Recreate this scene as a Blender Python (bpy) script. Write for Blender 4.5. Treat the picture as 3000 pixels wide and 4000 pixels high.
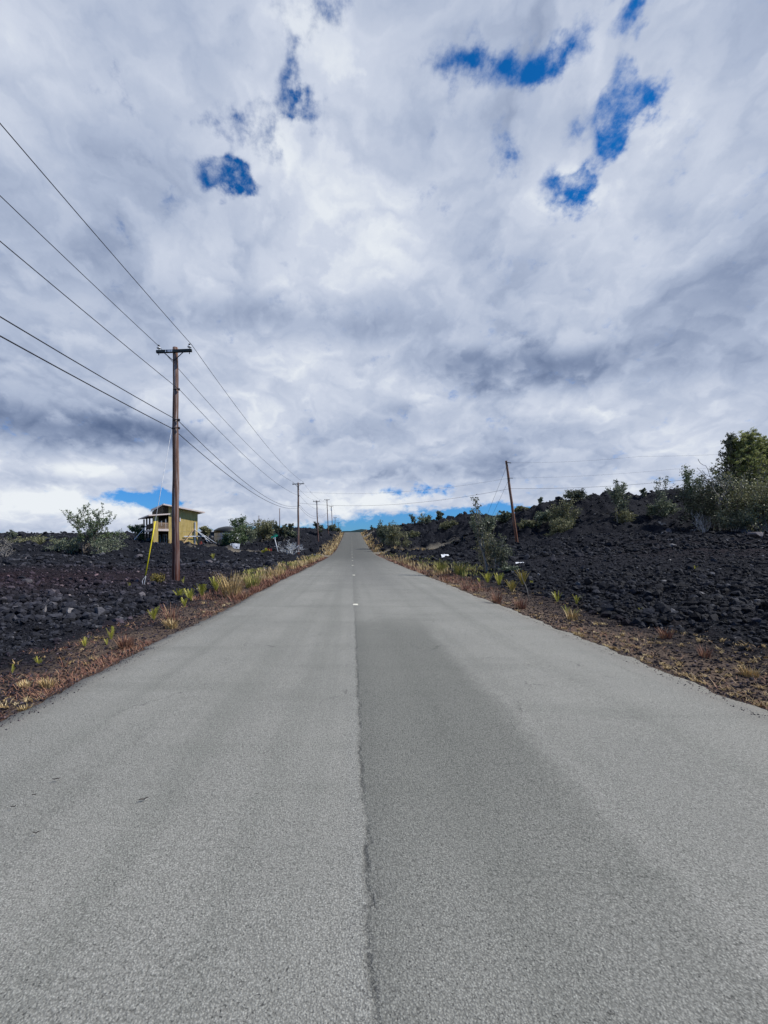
import bpy, bmesh, math, random
import numpy as np
from mathutils import Vector, Matrix

for o in list(bpy.data.objects):
    bpy.data.objects.remove(o)
SC = bpy.context.scene
COL = SC.collection
rad = math.radians
F, CX, CY, EYE = 1650.0, 1373.0, 2133.0, 1.5      # lens in photo pixels, vanishing point, eye height

# ------------------------------------------------------------------ camera
cam = bpy.data.cameras.new("camera")
cam.sensor_fit = 'VERTICAL'; cam.sensor_height = 24.0; cam.sensor_width = 18.0
cam.lens = 24.0 * F / 4000.0
cam.shift_x = (1500 - CX) / 4000.0
cam.shift_y = (CY - 2000) / 4000.0
cam.clip_start = 0.05; cam.clip_end = 30000
camo = bpy.data.objects.new("camera", cam); COL.objects.link(camo)
camo.location = (0, 0, EYE); camo.rotation_euler = (rad(90), 0, 0)
SC.camera = camo

# ------------------------------------------------------------------ sun, view
SUN_EL = 46.0
SUN = Vector((1.0, -0.10, 0)).normalized() * math.cos(rad(SUN_EL)) + Vector((0, 0, math.sin(rad(SUN_EL))))
sl = bpy.data.lights.new("sun", 'SUN'); sl.energy = 4.6; sl.angle = rad(0.5); sl.color = (1.0, 0.95, 0.87)
so = bpy.data.objects.new("sun", sl); COL.objects.link(so); so.location = (60, -6, 60)
so.rotation_euler = (-SUN).to_track_quat('-Z', 'Y').to_euler()
SC.view_settings.view_transform = 'Standard'; SC.view_settings.look = 'None'
SC.view_settings.exposure = 0.0; SC.view_settings.gamma = 1.0
try: SC.view_settings.use_curve_mapping = False
except Exception: pass

# ------------------------------------------------------------------ node helpers
class NT:
    def __init__(s, tree): s.t = tree
    def n(s, typ, **kw):
        nd = s.t.nodes.new(typ)
        for k, v in kw.items(): setattr(nd, k, v)
        return nd
    def put(s, sock, v):
        if v is None: return
        if isinstance(v, bpy.types.NodeSocket): s.t.links.new(v, sock)
        else:
            if isinstance(v, (tuple, list)) and sock.type == 'RGBA' and len(v) == 3: v = (*v, 1)
            sock.default_value = v
    def m(s, op, a, b=None, c=None, clamp=False):
        nd = s.n('ShaderNodeMath', operation=op); nd.use_clamp = clamp
        for i, v in enumerate((a, b, c)): s.put(nd.inputs[i], v)
        return nd.outputs[0]
    def v(s, op, a, b=None):
        nd = s.n('ShaderNodeVectorMath', operation=op)
        s.put(nd.inputs[0], a); s.put(nd.inputs[1], b)
        return nd.outputs['Value'] if op in ('LENGTH', 'DOT_PRODUCT', 'DISTANCE') else nd.outputs[0]
    def noise(s, vec, scale, detail=4, rough=0.5, dist=0.0, dim='3D', out=0):
        nd = s.n('ShaderNodeTexNoise', noise_dimensions=dim)
        s.put(nd.inputs['Vector'], vec); nd.inputs['Scale'].default_value = scale
        nd.inputs['Detail'].default_value = detail; nd.inputs['Roughness'].default_value = rough
        nd.inputs['Distortion'].default_value = dist
        return nd.outputs[out]
    def voro(s, vec, scale, feature='F1', out='Distance', dim='3D'):
        nd = s.n('ShaderNodeTexVoronoi', feature=feature, voronoi_dimensions=dim)
        s.put(nd.inputs['Vector'], vec); nd.inputs['Scale'].default_value = scale
        return nd.outputs[out]
    def ss(s, x, lo, hi, a=0.0, b=1.0):
        nd = s.n('ShaderNodeMapRange', interpolation_type='SMOOTHSTEP')
        for i, v in enumerate((x, lo, hi, a, b)): s.put(nd.inputs[i], v)
        return nd.outputs[0]
    def lin(s, x, lo, hi, a=0.0, b=1.0):
        nd = s.n('ShaderNodeMapRange', interpolation_type='LINEAR')
        for i, v in enumerate((x, lo, hi, a, b)): s.put(nd.inputs[i], v)
        return nd.outputs[0]
    def mix(s, f, a, b, blend='MIX'):
        nd = s.n('ShaderNodeMix', data_type='RGBA', blend_type=blend)
        s.put(nd.inputs[0], f); s.put(nd.inputs[6], a); s.put(nd.inputs[7], b)
        return nd.outputs[2]
    def ramp(s, f, stops):
        nd = s.n('ShaderNodeValToRGB'); s.put(nd.inputs[0], f)
        el = nd.color_ramp.elements
        while len(el) < len(stops): el.new(0.5)
        for e, (p, c) in zip(el, stops): e.position = p; e.color = (*c, 1)
        return nd.outputs[0]
    def bump(s, h, strength=0.5, dist=0.02):
        nd = s.n('ShaderNodeBump'); s.put(nd.inputs['Height'], h)
        nd.inputs['Strength'].default_value = strength; nd.inputs['Distance'].default_value = dist
        return nd.outputs[0]
    def sep(s, vec):
        nd = s.n('ShaderNodeSeparateXYZ'); s.put(nd.inputs[0], vec); return nd.outputs
    def comb(s, x, y, z=0.0):
        nd = s.n('ShaderNodeCombineXYZ')
        for i, v in enumerate((x, y, z)): s.put(nd.inputs[i], v)
        return nd.outputs[0]

# ------------------------------------------------------------------ sky: Nishita air with broken cloud
W = bpy.data.worlds.new("World"); SC.world = W; W.use_nodes = True
W.node_tree.nodes.clear()
def build_sky():
    T = NT(W.node_tree)
    sky = T.n('ShaderNodeTexSky', sky_type='NISHITA'); sky.sun_disc = False
    sky.sun_elevation = rad(SUN_EL); sky.sun_rotation = math.atan2(SUN.x, SUN.y)
    sky.air_density = 1.0; sky.dust_density = 0.4; sky.ozone_density = 3.0
    d = T.v('NORMALIZE', T.n('ShaderNodeTexCoord').outputs['Generated'])
    x, y, z = T.sep(d)
    K = 0.55                                           # cloud layer seen in perspective, with some height to it
    zc = T.m('ADD', T.m('MAXIMUM', z, 0.0), K)
    q = T.comb(T.m('DIVIDE', x, zc), T.m('DIVIDE', y, zc))
    az = T.m('ARCTAN2', x, y); el = T.m('ARCSINE', z)
    def A(px, py):
        v = np.array([px - CX, F, CY - py]); v /= np.linalg.norm(v)
        return np.array([math.atan2(v[0], v[1]), math.asin(v[2])])
    w1 = T.v('SUBTRACT', T.noise(q, 4.0, 3, 0.5, dim='2D', out=1), (0.5, 0.5, 0.5))
    w2 = T.v('SUBTRACT', T.noise(q, 13.0, 5, 0.6, dim='2D', out=1), (0.5, 0.5, 0.5))
    lowel = T.ss(el, 0.0, 0.35, 0.25, 1.0)
    def warp(w, k): return T.v('MULTIPLY', w, T.comb(k, T.m('MULTIPLY', lowel, k)))
    ae = T.v('ADD', T.v('ADD', T.comb(az, el), warp(w1, 0.10)), warp(w2, 0.065))
    def blob(px, py, rx, ry, amp):
        c = A(px, py)
        ax = abs(A(px + rx, py)[0] - c[0]); ay = abs(A(px, py + ry)[1] - A(px, py - ry)[1]) / 2
        l = T.v('LENGTH', T.v('MULTIPLY', T.v('SUBTRACT', ae, (*c, 0)), (1 / ax, 1 / ay, 0)))
        return T.m('MULTIPLY', T.ss(l, 1.6, 0.0), amp)
    def total(lst):
        acc = None
        for b in lst:
            o = blob(*b); acc = o if acc is None else T.m('ADD', acc, o)
        return acc
    H = T.m('ADD', T.m('MINIMUM', total(HOLES), 1.24), T.m('MINIMUM', total(LOW_HOLES), 2.3))
    L0 = total(LIGHTS)
    def puff(v, k, detail):                            # heaped, rounded lobes
        nd = T.n('ShaderNodeTexVoronoi', feature='F1', voronoi_dimensions='2D'); nd.normalize = True
        T.put(nd.inputs['Vector'], v); nd.inputs['Scale'].default_value = k
        nd.inputs['Detail'].default_value = detail; nd.inputs['Roughness'].default_value = 0.52
        return nd.outputs['Distance']
    sc1 = T.n('ShaderNodeVectorMath', operation='SCALE'); T.put(sc1.inputs[0], w1); sc1.inputs[3].default_value = 0.22
    sc2 = T.n('ShaderNodeVectorMath', operation='SCALE'); T.put(sc2.inputs[0], w2); sc2.inputs[3].default_value = 0.10
    qp = T.v('ADD', T.v('ADD', q, sc1.outputs[0]), sc2.outputs[0])
    pf = puff(qp, 5.0, 3.5)
    ql = T.v('ADD', qp, T.v('MULTIPLY', T.v('NORMALIZE', T.comb(x, y, 0.0)), (-0.030, -0.030, 0)))   # a step up towards the zenith
    pf2 = puff(ql, 5.0, 3.5)
    n1 = T.m('ADD', T.m('MULTIPLY', T.noise(q, 13.0, 9, 0.62, dim='2D'), 0.65), T.m('MULTIPLY', T.noise(q, 34.0, 6, 0.62, dim='2D'), 0.35))
    # unseen clear sky added to cut the fill: overhead, behind and towards the sun
    H = T.m('ADD', H, T.m('MULTIPLY', T.ss(T.v('DOT_PRODUCT', d, (0.18, -0.62, 0.76)), 0.30, 0.75), 1.5))
    cov = T.m('SUBTRACT', T.m('ADD', T.m('MULTIPLY', T.m('SUBTRACT', n1, 0.5), 3.6), 1.22), H)
    cov = T.m('SUBTRACT', cov, T.m('MULTIPLY', T.m('SUBTRACT', pf, 0.35), 0.9))
    alpha = T.ss(cov, -0.15, 0.95)
    n2 = T.noise(q, 3.0, 4, 0.5, 0.2, dim='2D')
    n3 = T.noise(qp, 9.0, 6, 0.52, dim='2D')
    L = T.m('ADD', T.m('MULTIPLY', T.m('SUBTRACT', n2, 0.5), 0.58), 0.66)
    L = T.m('ADD', L, T.m('MULTIPLY', T.m('SUBTRACT', n3, 0.5), 0.31))
    L = T.m('SUBTRACT', L, T.m('MULTIPLY', T.m('SUBTRACT', pf, 0.35), 0.42))
    L = T.m('ADD', L, T.m('MULTIPLY', T.m('SUBTRACT', pf2, pf), 0.58))
    L = T.m('ADD', L, L0)
    L = T.m('MULTIPLY_ADD', T.m('SUBTRACT', 1.0, alpha), 0.10, L)
    def s2l(c): return tuple(10.0 * ((v / 255 + 0.055) / 1.055) ** 2.4 for v in c)
    cl = T.ramp(T.m('MAXIMUM', L, 0.0), [(0.0, s2l((88, 106, 140))), (0.3, s2l((134, 149, 178))), (0.55, s2l((174, 186, 209))),
                   (0.8, s2l((205, 213, 229))), (1.0, s2l((235, 240, 245)))])
    deep = T.mix(T.ss(z, 0.0, 0.5), (0.26, 0.64, 1.20), (0.05, 0.66, 1.22))
    blue = T.mix(1.0, sky.outputs[0], deep, 'MULTIPLY')
    col = T.mix(alpha, blue, cl)
    bg = T.n('ShaderNodeBackground'); T.put(bg.inputs[0], col); bg.inputs[1].default_value = 0.10
    out = T.n('ShaderNodeOutputWorld'); T.t.links.new(bg.outputs[0], out.inputs[0])
# openings in the cloud and lighter / darker masses: direction (photo px), half sizes, weight
HOLES = [(860, 690, 130, 90, 1.3), (960, 690, 90, 60, 1.2), (810, 740, 70, 60, 0.7), (920, 500, 170, 90, 0.75), (1060, 370, 130, 110, 0.8),
         (1135, 250, 50, 120, 0.95), (1170, 350, 100, 50, 0.75), (1255, 40, 160, 130, 0.85),
         (1800, 190, 220, 110, 0.85), (1990, 220, 170, 120, 0.85), (2130, 205, 130, 90, 0.75), (2280, 90, 200, 150, 0.80), (2500, 20, 80, 60, 1.0),
         (2500, 160, 80, 100, 0.85), (2490, 320, 150, 120, 1.7), (2460, 430, 110, 120, 1.5), (2400, 580, 70, 90, 1.1), (2280, 500, 130, 110, 0.7),
         (2200, 770, 130, 100, 1.6), (2290, 700, 80, 70, 0.9), (1720, 540, 110, 80, 0.62), (1940, 640, 100, 140, 0.7)]
LOW_HOLES = [(480, 1945, 200, 24, 1.0), (600, 1955, 130, 34, 1.6), (640, 1985, 70, 30, 1.2), (1640, 1925, 150, 30, 0.9),
         (1300, 2095, 520, 44, 2.2), (1720, 2040, 440, 48, 2.5), (2000, 2012, 230, 42, 1.8), (1900, 2090, 330, 60, 2.2), (960, 2085, 200, 24, 1.4)]
LIGHTS = [(1620, 1500, 140, 80, 0.30), (1450, 880, 480, 260, 0.14), (2200, 760, 350, 180, 0.18), (120, 1950, 330, 60, 0.40), (350, 2010, 260, 55, 0.26), (1500, 1960, 300, 50, 0.32), (850, 1960, 220, 70, 0.14), (2080, 2000, 150, 22, 0.30),
          (1950, 1430, 380, 75, -0.40), (2300, 1440, 300, 75, -0.28), (1250, 1270, 430, 90, -0.20), (200, 1650, 520, 110, -0.44), (620, 1700, 330, 60, -0.30), (150, 1480, 260, 60, -0.15),
          (2830, 1130, 380, 280, -0.30), (2960, 780, 180, 300, -0.22), (150, 930, 460, 260, -0.26), (380, 640, 420, 240, -0.12), (1750, 1830, 700, 46, -0.20), (1400, 450, 450, 330, 0.14), (2500, 1800, 500, 80, 0.06), (2350, 1590, 500, 70, 0.12), (300, 180, 600, 240, 0.10),
          (900, 1080, 330, 120, 0.14), (950, 1560, 420, 80, 0.08), (350, 1830, 500, 40, 0.16), (2600, 480, 170, 260, 0.08), (2050, 1690, 500, 50, -0.14), (1850, 330, 300, 100, 0.08), (2750, 1500, 330, 90, -0.10)]
build_sky()

# ------------------------------------------------------------------ object helpers
def tag(o, label, cat, group=None):
    o['label'] = label; o['category'] = cat
    if group: o['group'] = group
    return o
def thing(name, loc, label, cat, group=None, rz=0.0):
    o = bpy.data.objects.new(name, None); COL.objects.link(o); o.empty_display_size = 0.2
    o.location = loc; o.rotation_euler = (0, 0, rz)
    return tag(o, label, cat, group)
def copy_tree(o, parent=None):
    c = o.copy(); COL.objects.link(c); c.parent = parent
    for ch in list(o.children): copy_tree(ch, c)
    return c
def np_mesh(name, V, Fc, mat, parent=None, smooth=False, attrs=None):
    """V (n,3); Fc (m,k) one polygon size, or list of arrays"""
    me = bpy.data.meshes.new(name)
    V = np.asarray(V, np.float32)
    Fl = Fc if isinstance(Fc, list) else [np.asarray(Fc, np.int32)]
    Fl = [f for f in Fl if len(f)]
    loops = np.concatenate([f.ravel() for f in Fl]).astype(np.int32)
    tot = np.concatenate([np.full(len(f), f.shape[1], np.int32) for f in Fl])
    start = np.concatenate([[0], np.cumsum(tot)[:-1]]).astype(np.int32)
    me.vertices.add(len(V)); me.vertices.foreach_set('co', V.ravel())
    me.loops.add(len(loops)); me.loops.foreach_set('vertex_index', loops)
    me.polygons.add(len(tot)); me.polygons.foreach_set('loop_start', start)
    me.polygons.foreach_set('use_smooth', np.full(len(tot), smooth, bool))
    for k, a in (attrs or {}).items():
        a = np.asarray(a, np.float32)
        if a.ndim == 1:
            at = me.attributes.new(k, 'FLOAT', 'POINT'); at.data.foreach_set('value', a)
        else:
            at = me.attributes.new(k, 'FLOAT_VECTOR', 'POINT'); at.data.foreach_set('vector', a.ravel())
    me.update(calc_edges=True); me.validate()
    me.materials.append(mat)
    o = bpy.data.objects.new(name, me); COL.objects.link(o); o.parent = parent
    return o
class MB:
    """collects boxes, bars, tubes and polygons into one mesh"""
    def __init__(s): s.v = []; s.f = []
    def add(s, vs, fs):
        b = len(s.v); s.v += [tuple(v) for v in vs]; s.f += [tuple(i + b for i in f) for f in fs]; return s
    def hexa(s, p):   # 4 bottom + 4 top corners
        return s.add(p, [(3, 2, 1, 0), (4, 5, 6, 7), (0, 1, 5, 4), (1, 2, 6, 5), (2, 3, 7, 6), (3, 0, 4, 7)])
    def box(s, x0, x1, y0, y1, z0, z1):
        return s.hexa([(x0, y0, z0), (x1, y0, z0), (x1, y1, z0), (x0, y1, z0), (x0, y0, z1), (x1, y0, z1), (x1, y1, z1), (x0, y1, z1)])
    def bar(s, p, q, w, h, up=(0, 0, 1)):
        p, q = Vector(p), Vector(q); d = (q - p).normalized(); u = Vector(up)
        if abs(d.dot(u)) > 0.95: u = Vector((0, 1, 0))
        a = d.cross(u).normalized() * w / 2; b = a.cross(d).normalized() * h / 2
        return s.hexa([p - a - b, p + a - b, q + a - b, q - a - b, p - a + b, p + a + b, q + a + b, q - a + b])
    def tube(s, pts, rs, n=8, caps=True):
        pts = [Vector(p) for p in pts]; rings = []
        if not hasattr(rs, '__len__'): rs = [rs] * len(pts)
        for i, p in enumerate(pts):
            d = (pts[min(i + 1, len(pts) - 1)] - pts[max(i - 1, 0)]).normalized()
            u = Vector((0, 0, 1)) if abs(d.z) < 0.9 else Vector((1, 0, 0))
            a = d.cross(u).normalized(); b = a.cross(d)
            rings.append([p + (a * math.cos(2 * math.pi * k / n) + b * math.sin(2 * math.pi * k / n)) * rs[i] for k in range(n)])
        vs = [v for r in rings for v in r]; fs = []
        for i in range(len(pts) - 1):
            for k in range(n):
                fs.append((i * n + k, i * n + (k + 1) % n, (i + 1) * n + (k + 1) % n, (i + 1) * n + k))
        if caps: fs += [tuple(range(n))[::-1], tuple(range((len(pts) - 1) * n, len(pts) * n))]
        return s.add(vs, fs)
    def lathe(s, c, prof, n=14):
        return s.tube([(c[0], c[1], c[2] + z) for r, z in prof], [r for r, z in prof], n)
    def poly(s, pts): return s.add(pts, [tuple(range(len(pts)))])
    def slab(s, pts, off):   # polygon with thickness
        n = len(pts); a = [Vector(p) for p in pts]; b = [p + Vector(off) for p in a]
        return s.add(a + b, [tuple(range(n))[::-1], tuple(range(n, 2 * n))] + [(i, (i + 1) % n, n + (i + 1) % n, n + i) for i in range(n)])
    def build(s, name, mat, parent=None, smooth=False, bevel=0.0):
        me = bpy.data.meshes.new(name); me.from_pydata(s.v, [], s.f)
        bm = bmesh.new(); bm.from_mesh(me)
        bmesh.ops.recalc_face_normals(bm, faces=bm.faces)
        if bevel: bmesh.ops.bevel(bm, geom=list(bm.edges), offset=bevel, segments=2, affect='EDGES', clamp_overlap=True)
        bm.to_mesh(me); bm.free()
        if smooth: me.polygons.foreach_set('use_smooth', [True] * len(me.polygons))
        me.materials.append(mat)
        o = bpy.data.objects.new(name, me); COL.objects.link(o); o.parent = parent
        return o

def P(px, py, Y):
    """a point seen at photo pixel (px,py), Y metres ahead"""
    return Vector(((px - CX) / F * Y, Y, EYE + (CY - py) / F * Y))

# ------------------------------------------------------------------ noise on arrays
def _h(ix, iy, s):
    n = (ix.astype(np.int64) * 374761393 + iy.astype(np.int64) * 668265263 + s * 982451653) & 0x7fffffff
    n = ((n ^ (n >> 13)) * 1274126177) & 0x7fffffff
    return ((n ^ (n >> 16)) & 0xffffff) / float(0xffffff)
def vnoise(x, y, s=0):
    ix, iy = np.floor(x), np.floor(y); fx, fy = x - ix, y - iy
    fx = fx * fx * fx * (fx * (fx * 6 - 15) + 10); fy = fy * fy * fy * (fy * (fy * 6 - 15) + 10)
    a, b, c, d = _h(ix, iy, s), _h(ix + 1, iy, s), _h(ix, iy + 1, s), _h(ix + 1, iy + 1, s)
    return (a + (b - a) * fx) * (1 - fy) + (c + (d - c) * fx) * fy
def fbm(x, y, octv=4, s=0, gain=0.5):
    t = 0; a = 1; tot = 0
    for i in range(octv):
        t = t + a * vnoise(x * 2 ** i + 17.3 * i, y * 2 ** i - 9.1 * i, s + i); tot += a; a *= gain
    return t / tot
def cells(x, y, s=0):
    ix, iy = np.floor(x), np.floor(y); best = np.full(np.shape(x), 9.0); cid = np.zeros(np.shape(x))
    for dx in (-1, 0, 1):
        for dy in (-1, 0, 1):
            cx, cy = ix + dx, iy + dy
            d = (cx + _h(cx, cy, s) - x) ** 2 + (cy + _h(cx, cy, s + 7) - y) ** 2
            m = d < best; best = np.where(m, d, best); cid = np.where(m, _h(cx, cy, s + 13), cid)
    return np.sqrt(best), cid
def sstep(x, a, b):
    t = np.clip((x - a) / (b - a), 0, 1); return t * t * (3 - 2 * t)

# ------------------------------------------------------------------ the lie of the land
RL, RR = -3.09, 3.84                                     # road edges
_ry = np.arange(-60, 4001, 1.0)
_rz = np.interp(_ry, [-60, 45, 60, 75, 90, 127, 155, 182, 194, 215, 300, 600, 4000], [0, 0, .07, .38, 1.0, 3.27, 5.2, 7.3, 7.9, 7.6, 6.0, 6.0, 6.0])
_k = np.exp(-0.5 * (np.arange(-9, 10) / 3.5) ** 2); _k /= _k.sum()
_rz = np.convolve(np.pad(_rz, 9, 'edge'), _k, 'valid')
def road_z(Y): return np.interp(Y, _ry, _rz)
LX = [-200, -80, -50, -32, -20, -12, -6, -3.1]
LT = [(-60, [0, 0, 0, 0, 0, 0, -.05, -.05]), (20, [.2, .2, .1, .05, .05, 0, -.03, -.05]), (30, [.6, .5, .3, .2, .1, 0, -.03, -.05]),
      (38, [1.3, 1.2, 1.0, .75, .35, .05, -.04, -.05]), (50, [2, 1.9, 1.7, 1.2, .65, .12, 0, -.05]), (58, [2.5, 2.3, 2.0, 1.40, .8, .1, .03, 0]),
      (66, [3, 2.7, 2.2, 1.5, 1.0, .15, .1, .1]), (75, [3.5, 3, 2.4, 1.6, 1.75, 1.9, .6, .3]), (90, [4, 3.6, 3.0, 2.4, 2.6, 3.3, 1.5, .95]),
      (120, [4.5, 4.2, 4.5, 5.0, 5.8, 5.5, 3.4, 2.7]), (160, [5, 5, 6, 7, 7.7, 7.4, 6, 5.5]), (190, [5, 5.5, 6.5, 8, 8.7, 8.5, 8, 7.6]),
      (300, [5, 5, 6, 6, 6, 6, 6, 5.9]), (800, [5] * 7 + [5.8]), (4000, [5] * 7 + [5.8])]
RX = [3.84, 5, 8, 13, 20, 27, 33, 39, 46, 60, 200]
RT = [(-60, [-.05, -.03, .1, .1, .1, .1, .1, .1, .1, .1, .1]), (5, [-.05, -.03, .18, .2, .2, .2, .2, .2, .2, .2, .2]),
      (12, [-.05, -.02, .28, .45, .5, .55, .6, .65, .7, .7, .7]), (25, [-.05, 0, .3, .85, 1.1, 1.25, 1.4, 1.5, 1.6, 2, 2]),
      (36, [-.05, 0, .28, 1.0, 1.75, 1.95, 2.1, 2.4, 2.8, 3.4, 4]), (44, [-.05, 0, .25, 1.0, 2.15, 2.3, 2.5, 3.2, 4.5, 5, 6]),
      (50, [-.05, 0, .15, .45, 2.0, 3.6, 4.4, 4.2, 5.5, 7, 8]), (58, [0, 0, .12, .35, 2.4, 6.9, 8.4, 7.7, 8.6, 9, 9]),
      (68, [.15, .15, .2, .4, 2.5, 6.3, 8.0, 7.6, 8.6, 9, 9]), (77, [.42, .42, .6, .8, 2.8, 5.6, 6.5, 7, 8, 9, 9]),
      (95, [1.3, 1.6, 2.6, 4.4, 6.6, 8.4, 7.2, 7, 7.5, 8, 8]), (120, [2.7, 3.0, 5, 6.6, 7.6, 8.0, 7.5, 7.5, 7.5, 8, 8]),
      (150, [4.85, 5.2, 7.0, 7.9, 8.2, 8.2, 8, 8, 8, 8, 8]), (190, [7.6, 7.8, 8.3, 8.8, 8.8, 8.8, 8.5, 8, 8, 8, 8]),
      (300, [5.9] + [6.5] * 10), (800, [5.8] + [6] * 10), (4000, [5.8] + [6] * 10)]
def _bil(tab, xs, X, Y):
    ys = np.array([r[0] for r in tab], float); Z = np.array([r[1] for r in tab], float); xs = np.array(xs, float)
    xi = np.clip(np.searchsorted(xs, X) - 1, 0, len(xs) - 2); yi = np.clip(np.searchsorted(ys, Y) - 1, 0, len(ys) - 2)
    u = np.clip((X - xs[xi]) / (xs[xi + 1] - xs[xi]), 0, 1); v = np.clip((Y - ys[yi]) / (ys[yi + 1] - ys[yi]), 0, 1)
    return (Z[yi, xi] * (1 - u) + Z[yi, xi + 1] * u) * (1 - v) + (Z[yi + 1, xi] * (1 - u) + Z[yi + 1, xi + 1] * u) * v
def side_road_mask(X, Y):
    c1 = 61.0 + 0.03 * (X + 3); m1 = (1 - sstep(np.abs(Y - c1), 2.6, 4.2)) * (X < RL) * sstep(X, -24, -19)
    c2 = 72.5 + 0.05 * (X - 4); m2 = (1 - sstep(np.abs(Y - c2), 2.4, 4.0)) * (X > RR) * (1 - sstep(X, 14, 19))
    c3 = 146.0; m3 = (1 - sstep(np.abs(Y - c3), 4.5, 7)) * (X > RR) * (1 - sstep(X, 11, 15))
    return np.maximum(np.maximum(m1, m2), m3)
def base_z(X, Y):
    X = np.asarray(X, float); Y = np.asarray(Y, float)
    z = np.where(X < 0.4, _bil(LT, LX, np.minimum(X, RL), Y), _bil(RT, RX, np.maximum(X, RR), Y))
    under = (X > RL + 0.05) & (X < RR - 0.05)
    return np.where(under, road_z(Y) - 0.12, z)
def rough_amp(X, Y):
    e = np.where(X < 0.4, RL - X, X - RR)
    jit = fbm(X * 0.7, Y * 0.7, 3, 5) - 0.5
    a = sstep(e + jit * 1.2, 0.5, 2.6)
    flat = np.exp(-(((X + 11) / 6.5) ** 2 + ((Y - 22) / 9.0) ** 2)) * 0.75   # raked cinder round the pole
    flat2 = np.exp(-(((X - 12) / 9) ** 2 + ((Y - 27) / 11.0) ** 2)) * 0.6
    a = a * (1 - np.where(X < 0, flat, flat2))
    return a * (1 - side_road_mask(X, Y))
def land_z(X, Y, detail=True):
    X = np.asarray(X, float); Y = np.asarray(Y, float)
    z = base_z(X, Y)
    if not detail: return z
    a = rough_amp(X, Y)
    far = sstep(np.abs(Y) + np.abs(X) * 0.5, 25, 75)
    ridge = 1 - np.abs(2 * fbm(X * 0.16, Y * 0.16, 4, 31, 0.55) - 1)
    z = z + a * (0.25 + 1.3 * far) * (ridge - 0.72) * 1.3
    z = z + a * far * (fbm(X * 0.7, Y * 0.7, 3, 77) - 0.5) * 1.1
    for sc, amp, s in ((0.8, 0.11, 3), (0.33, 0.085, 11), (0.17, 0.06, 23)):
        f, c = cells(X / sc + 0.3 * fbm(X * 3, Y * 3, 2, s), Y / sc, s)
        z = z + a * amp * (np.sqrt(np.clip(1 - (f / 0.72) ** 2, 0, 1)) * (0.35 + c) - 0.45)
    f, c = cells(X / 2.3 + .4 * fbm(X, Y, 2, 8), Y / 2.3, 57); z = z + a * far * .75 * (np.clip(1 - f / .8, 0, 1) * (0.2 + c) - .25)
    e = np.where(X < 0.4, RL - X, X - RR)
    z = z + (1 - a) * (e > 0) * (fbm(X * 9, Y * 9, 3, 41) - 0.5) * 0.03 * sstep(e, 0, .3)
    return z
def gz(X, Y): return float(land_z(np.array([X]), np.array([Y]))[0])

# ------------------------------------------------------------------ materials
def new_mat(name):
    m = bpy.data.materials.new(name); m.use_nodes = True; m.node_tree.nodes.clear()
    T = NT(m.node_tree); b = T.n('ShaderNodeBsdfPrincipled'); o = T.n('ShaderNodeOutputMaterial')
    m.node_tree.links.new(b.outputs[0], o.inputs[0]); T.b = b; T.o = o
    return m, T
def setp(T, color=None, rough=None, normal=None, metal=None, spec=None):
    for k, v in (('Base Color', color), ('Roughness', rough), ('Normal', normal), ('Metallic', metal), ('Specular IOR Level', spec)):
        if v is not None: T.put(T.b.inputs[k], v)
def pos(T): return T.n('ShaderNodeNewGeometry').outputs['Position']
def attr(T, name, out='Fac'):
    a = T.n('ShaderNodeAttribute'); a.attribute_name = name; return a.outputs[out]
def mottled(name, c1, c2, scale, rough=0.7, bscale=None, bstr=0.3, bdist=0.01, stretch=(1, 1, 1), detail=5, spec=None, metal=None):
    m, T = new_mat(name)
    co = T.v('MULTIPLY', T.n('ShaderNodeTexCoord').outputs['Object'], stretch)
    n = T.noise(co, scale, detail, 0.6)
    setp(T, T.mix(T.ss(n, 0.32, 0.68), c1, c2), rough, T.bump(T.noise(co, bscale or scale * 2, 4), bstr, bdist), metal, spec)
    return m

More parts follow.
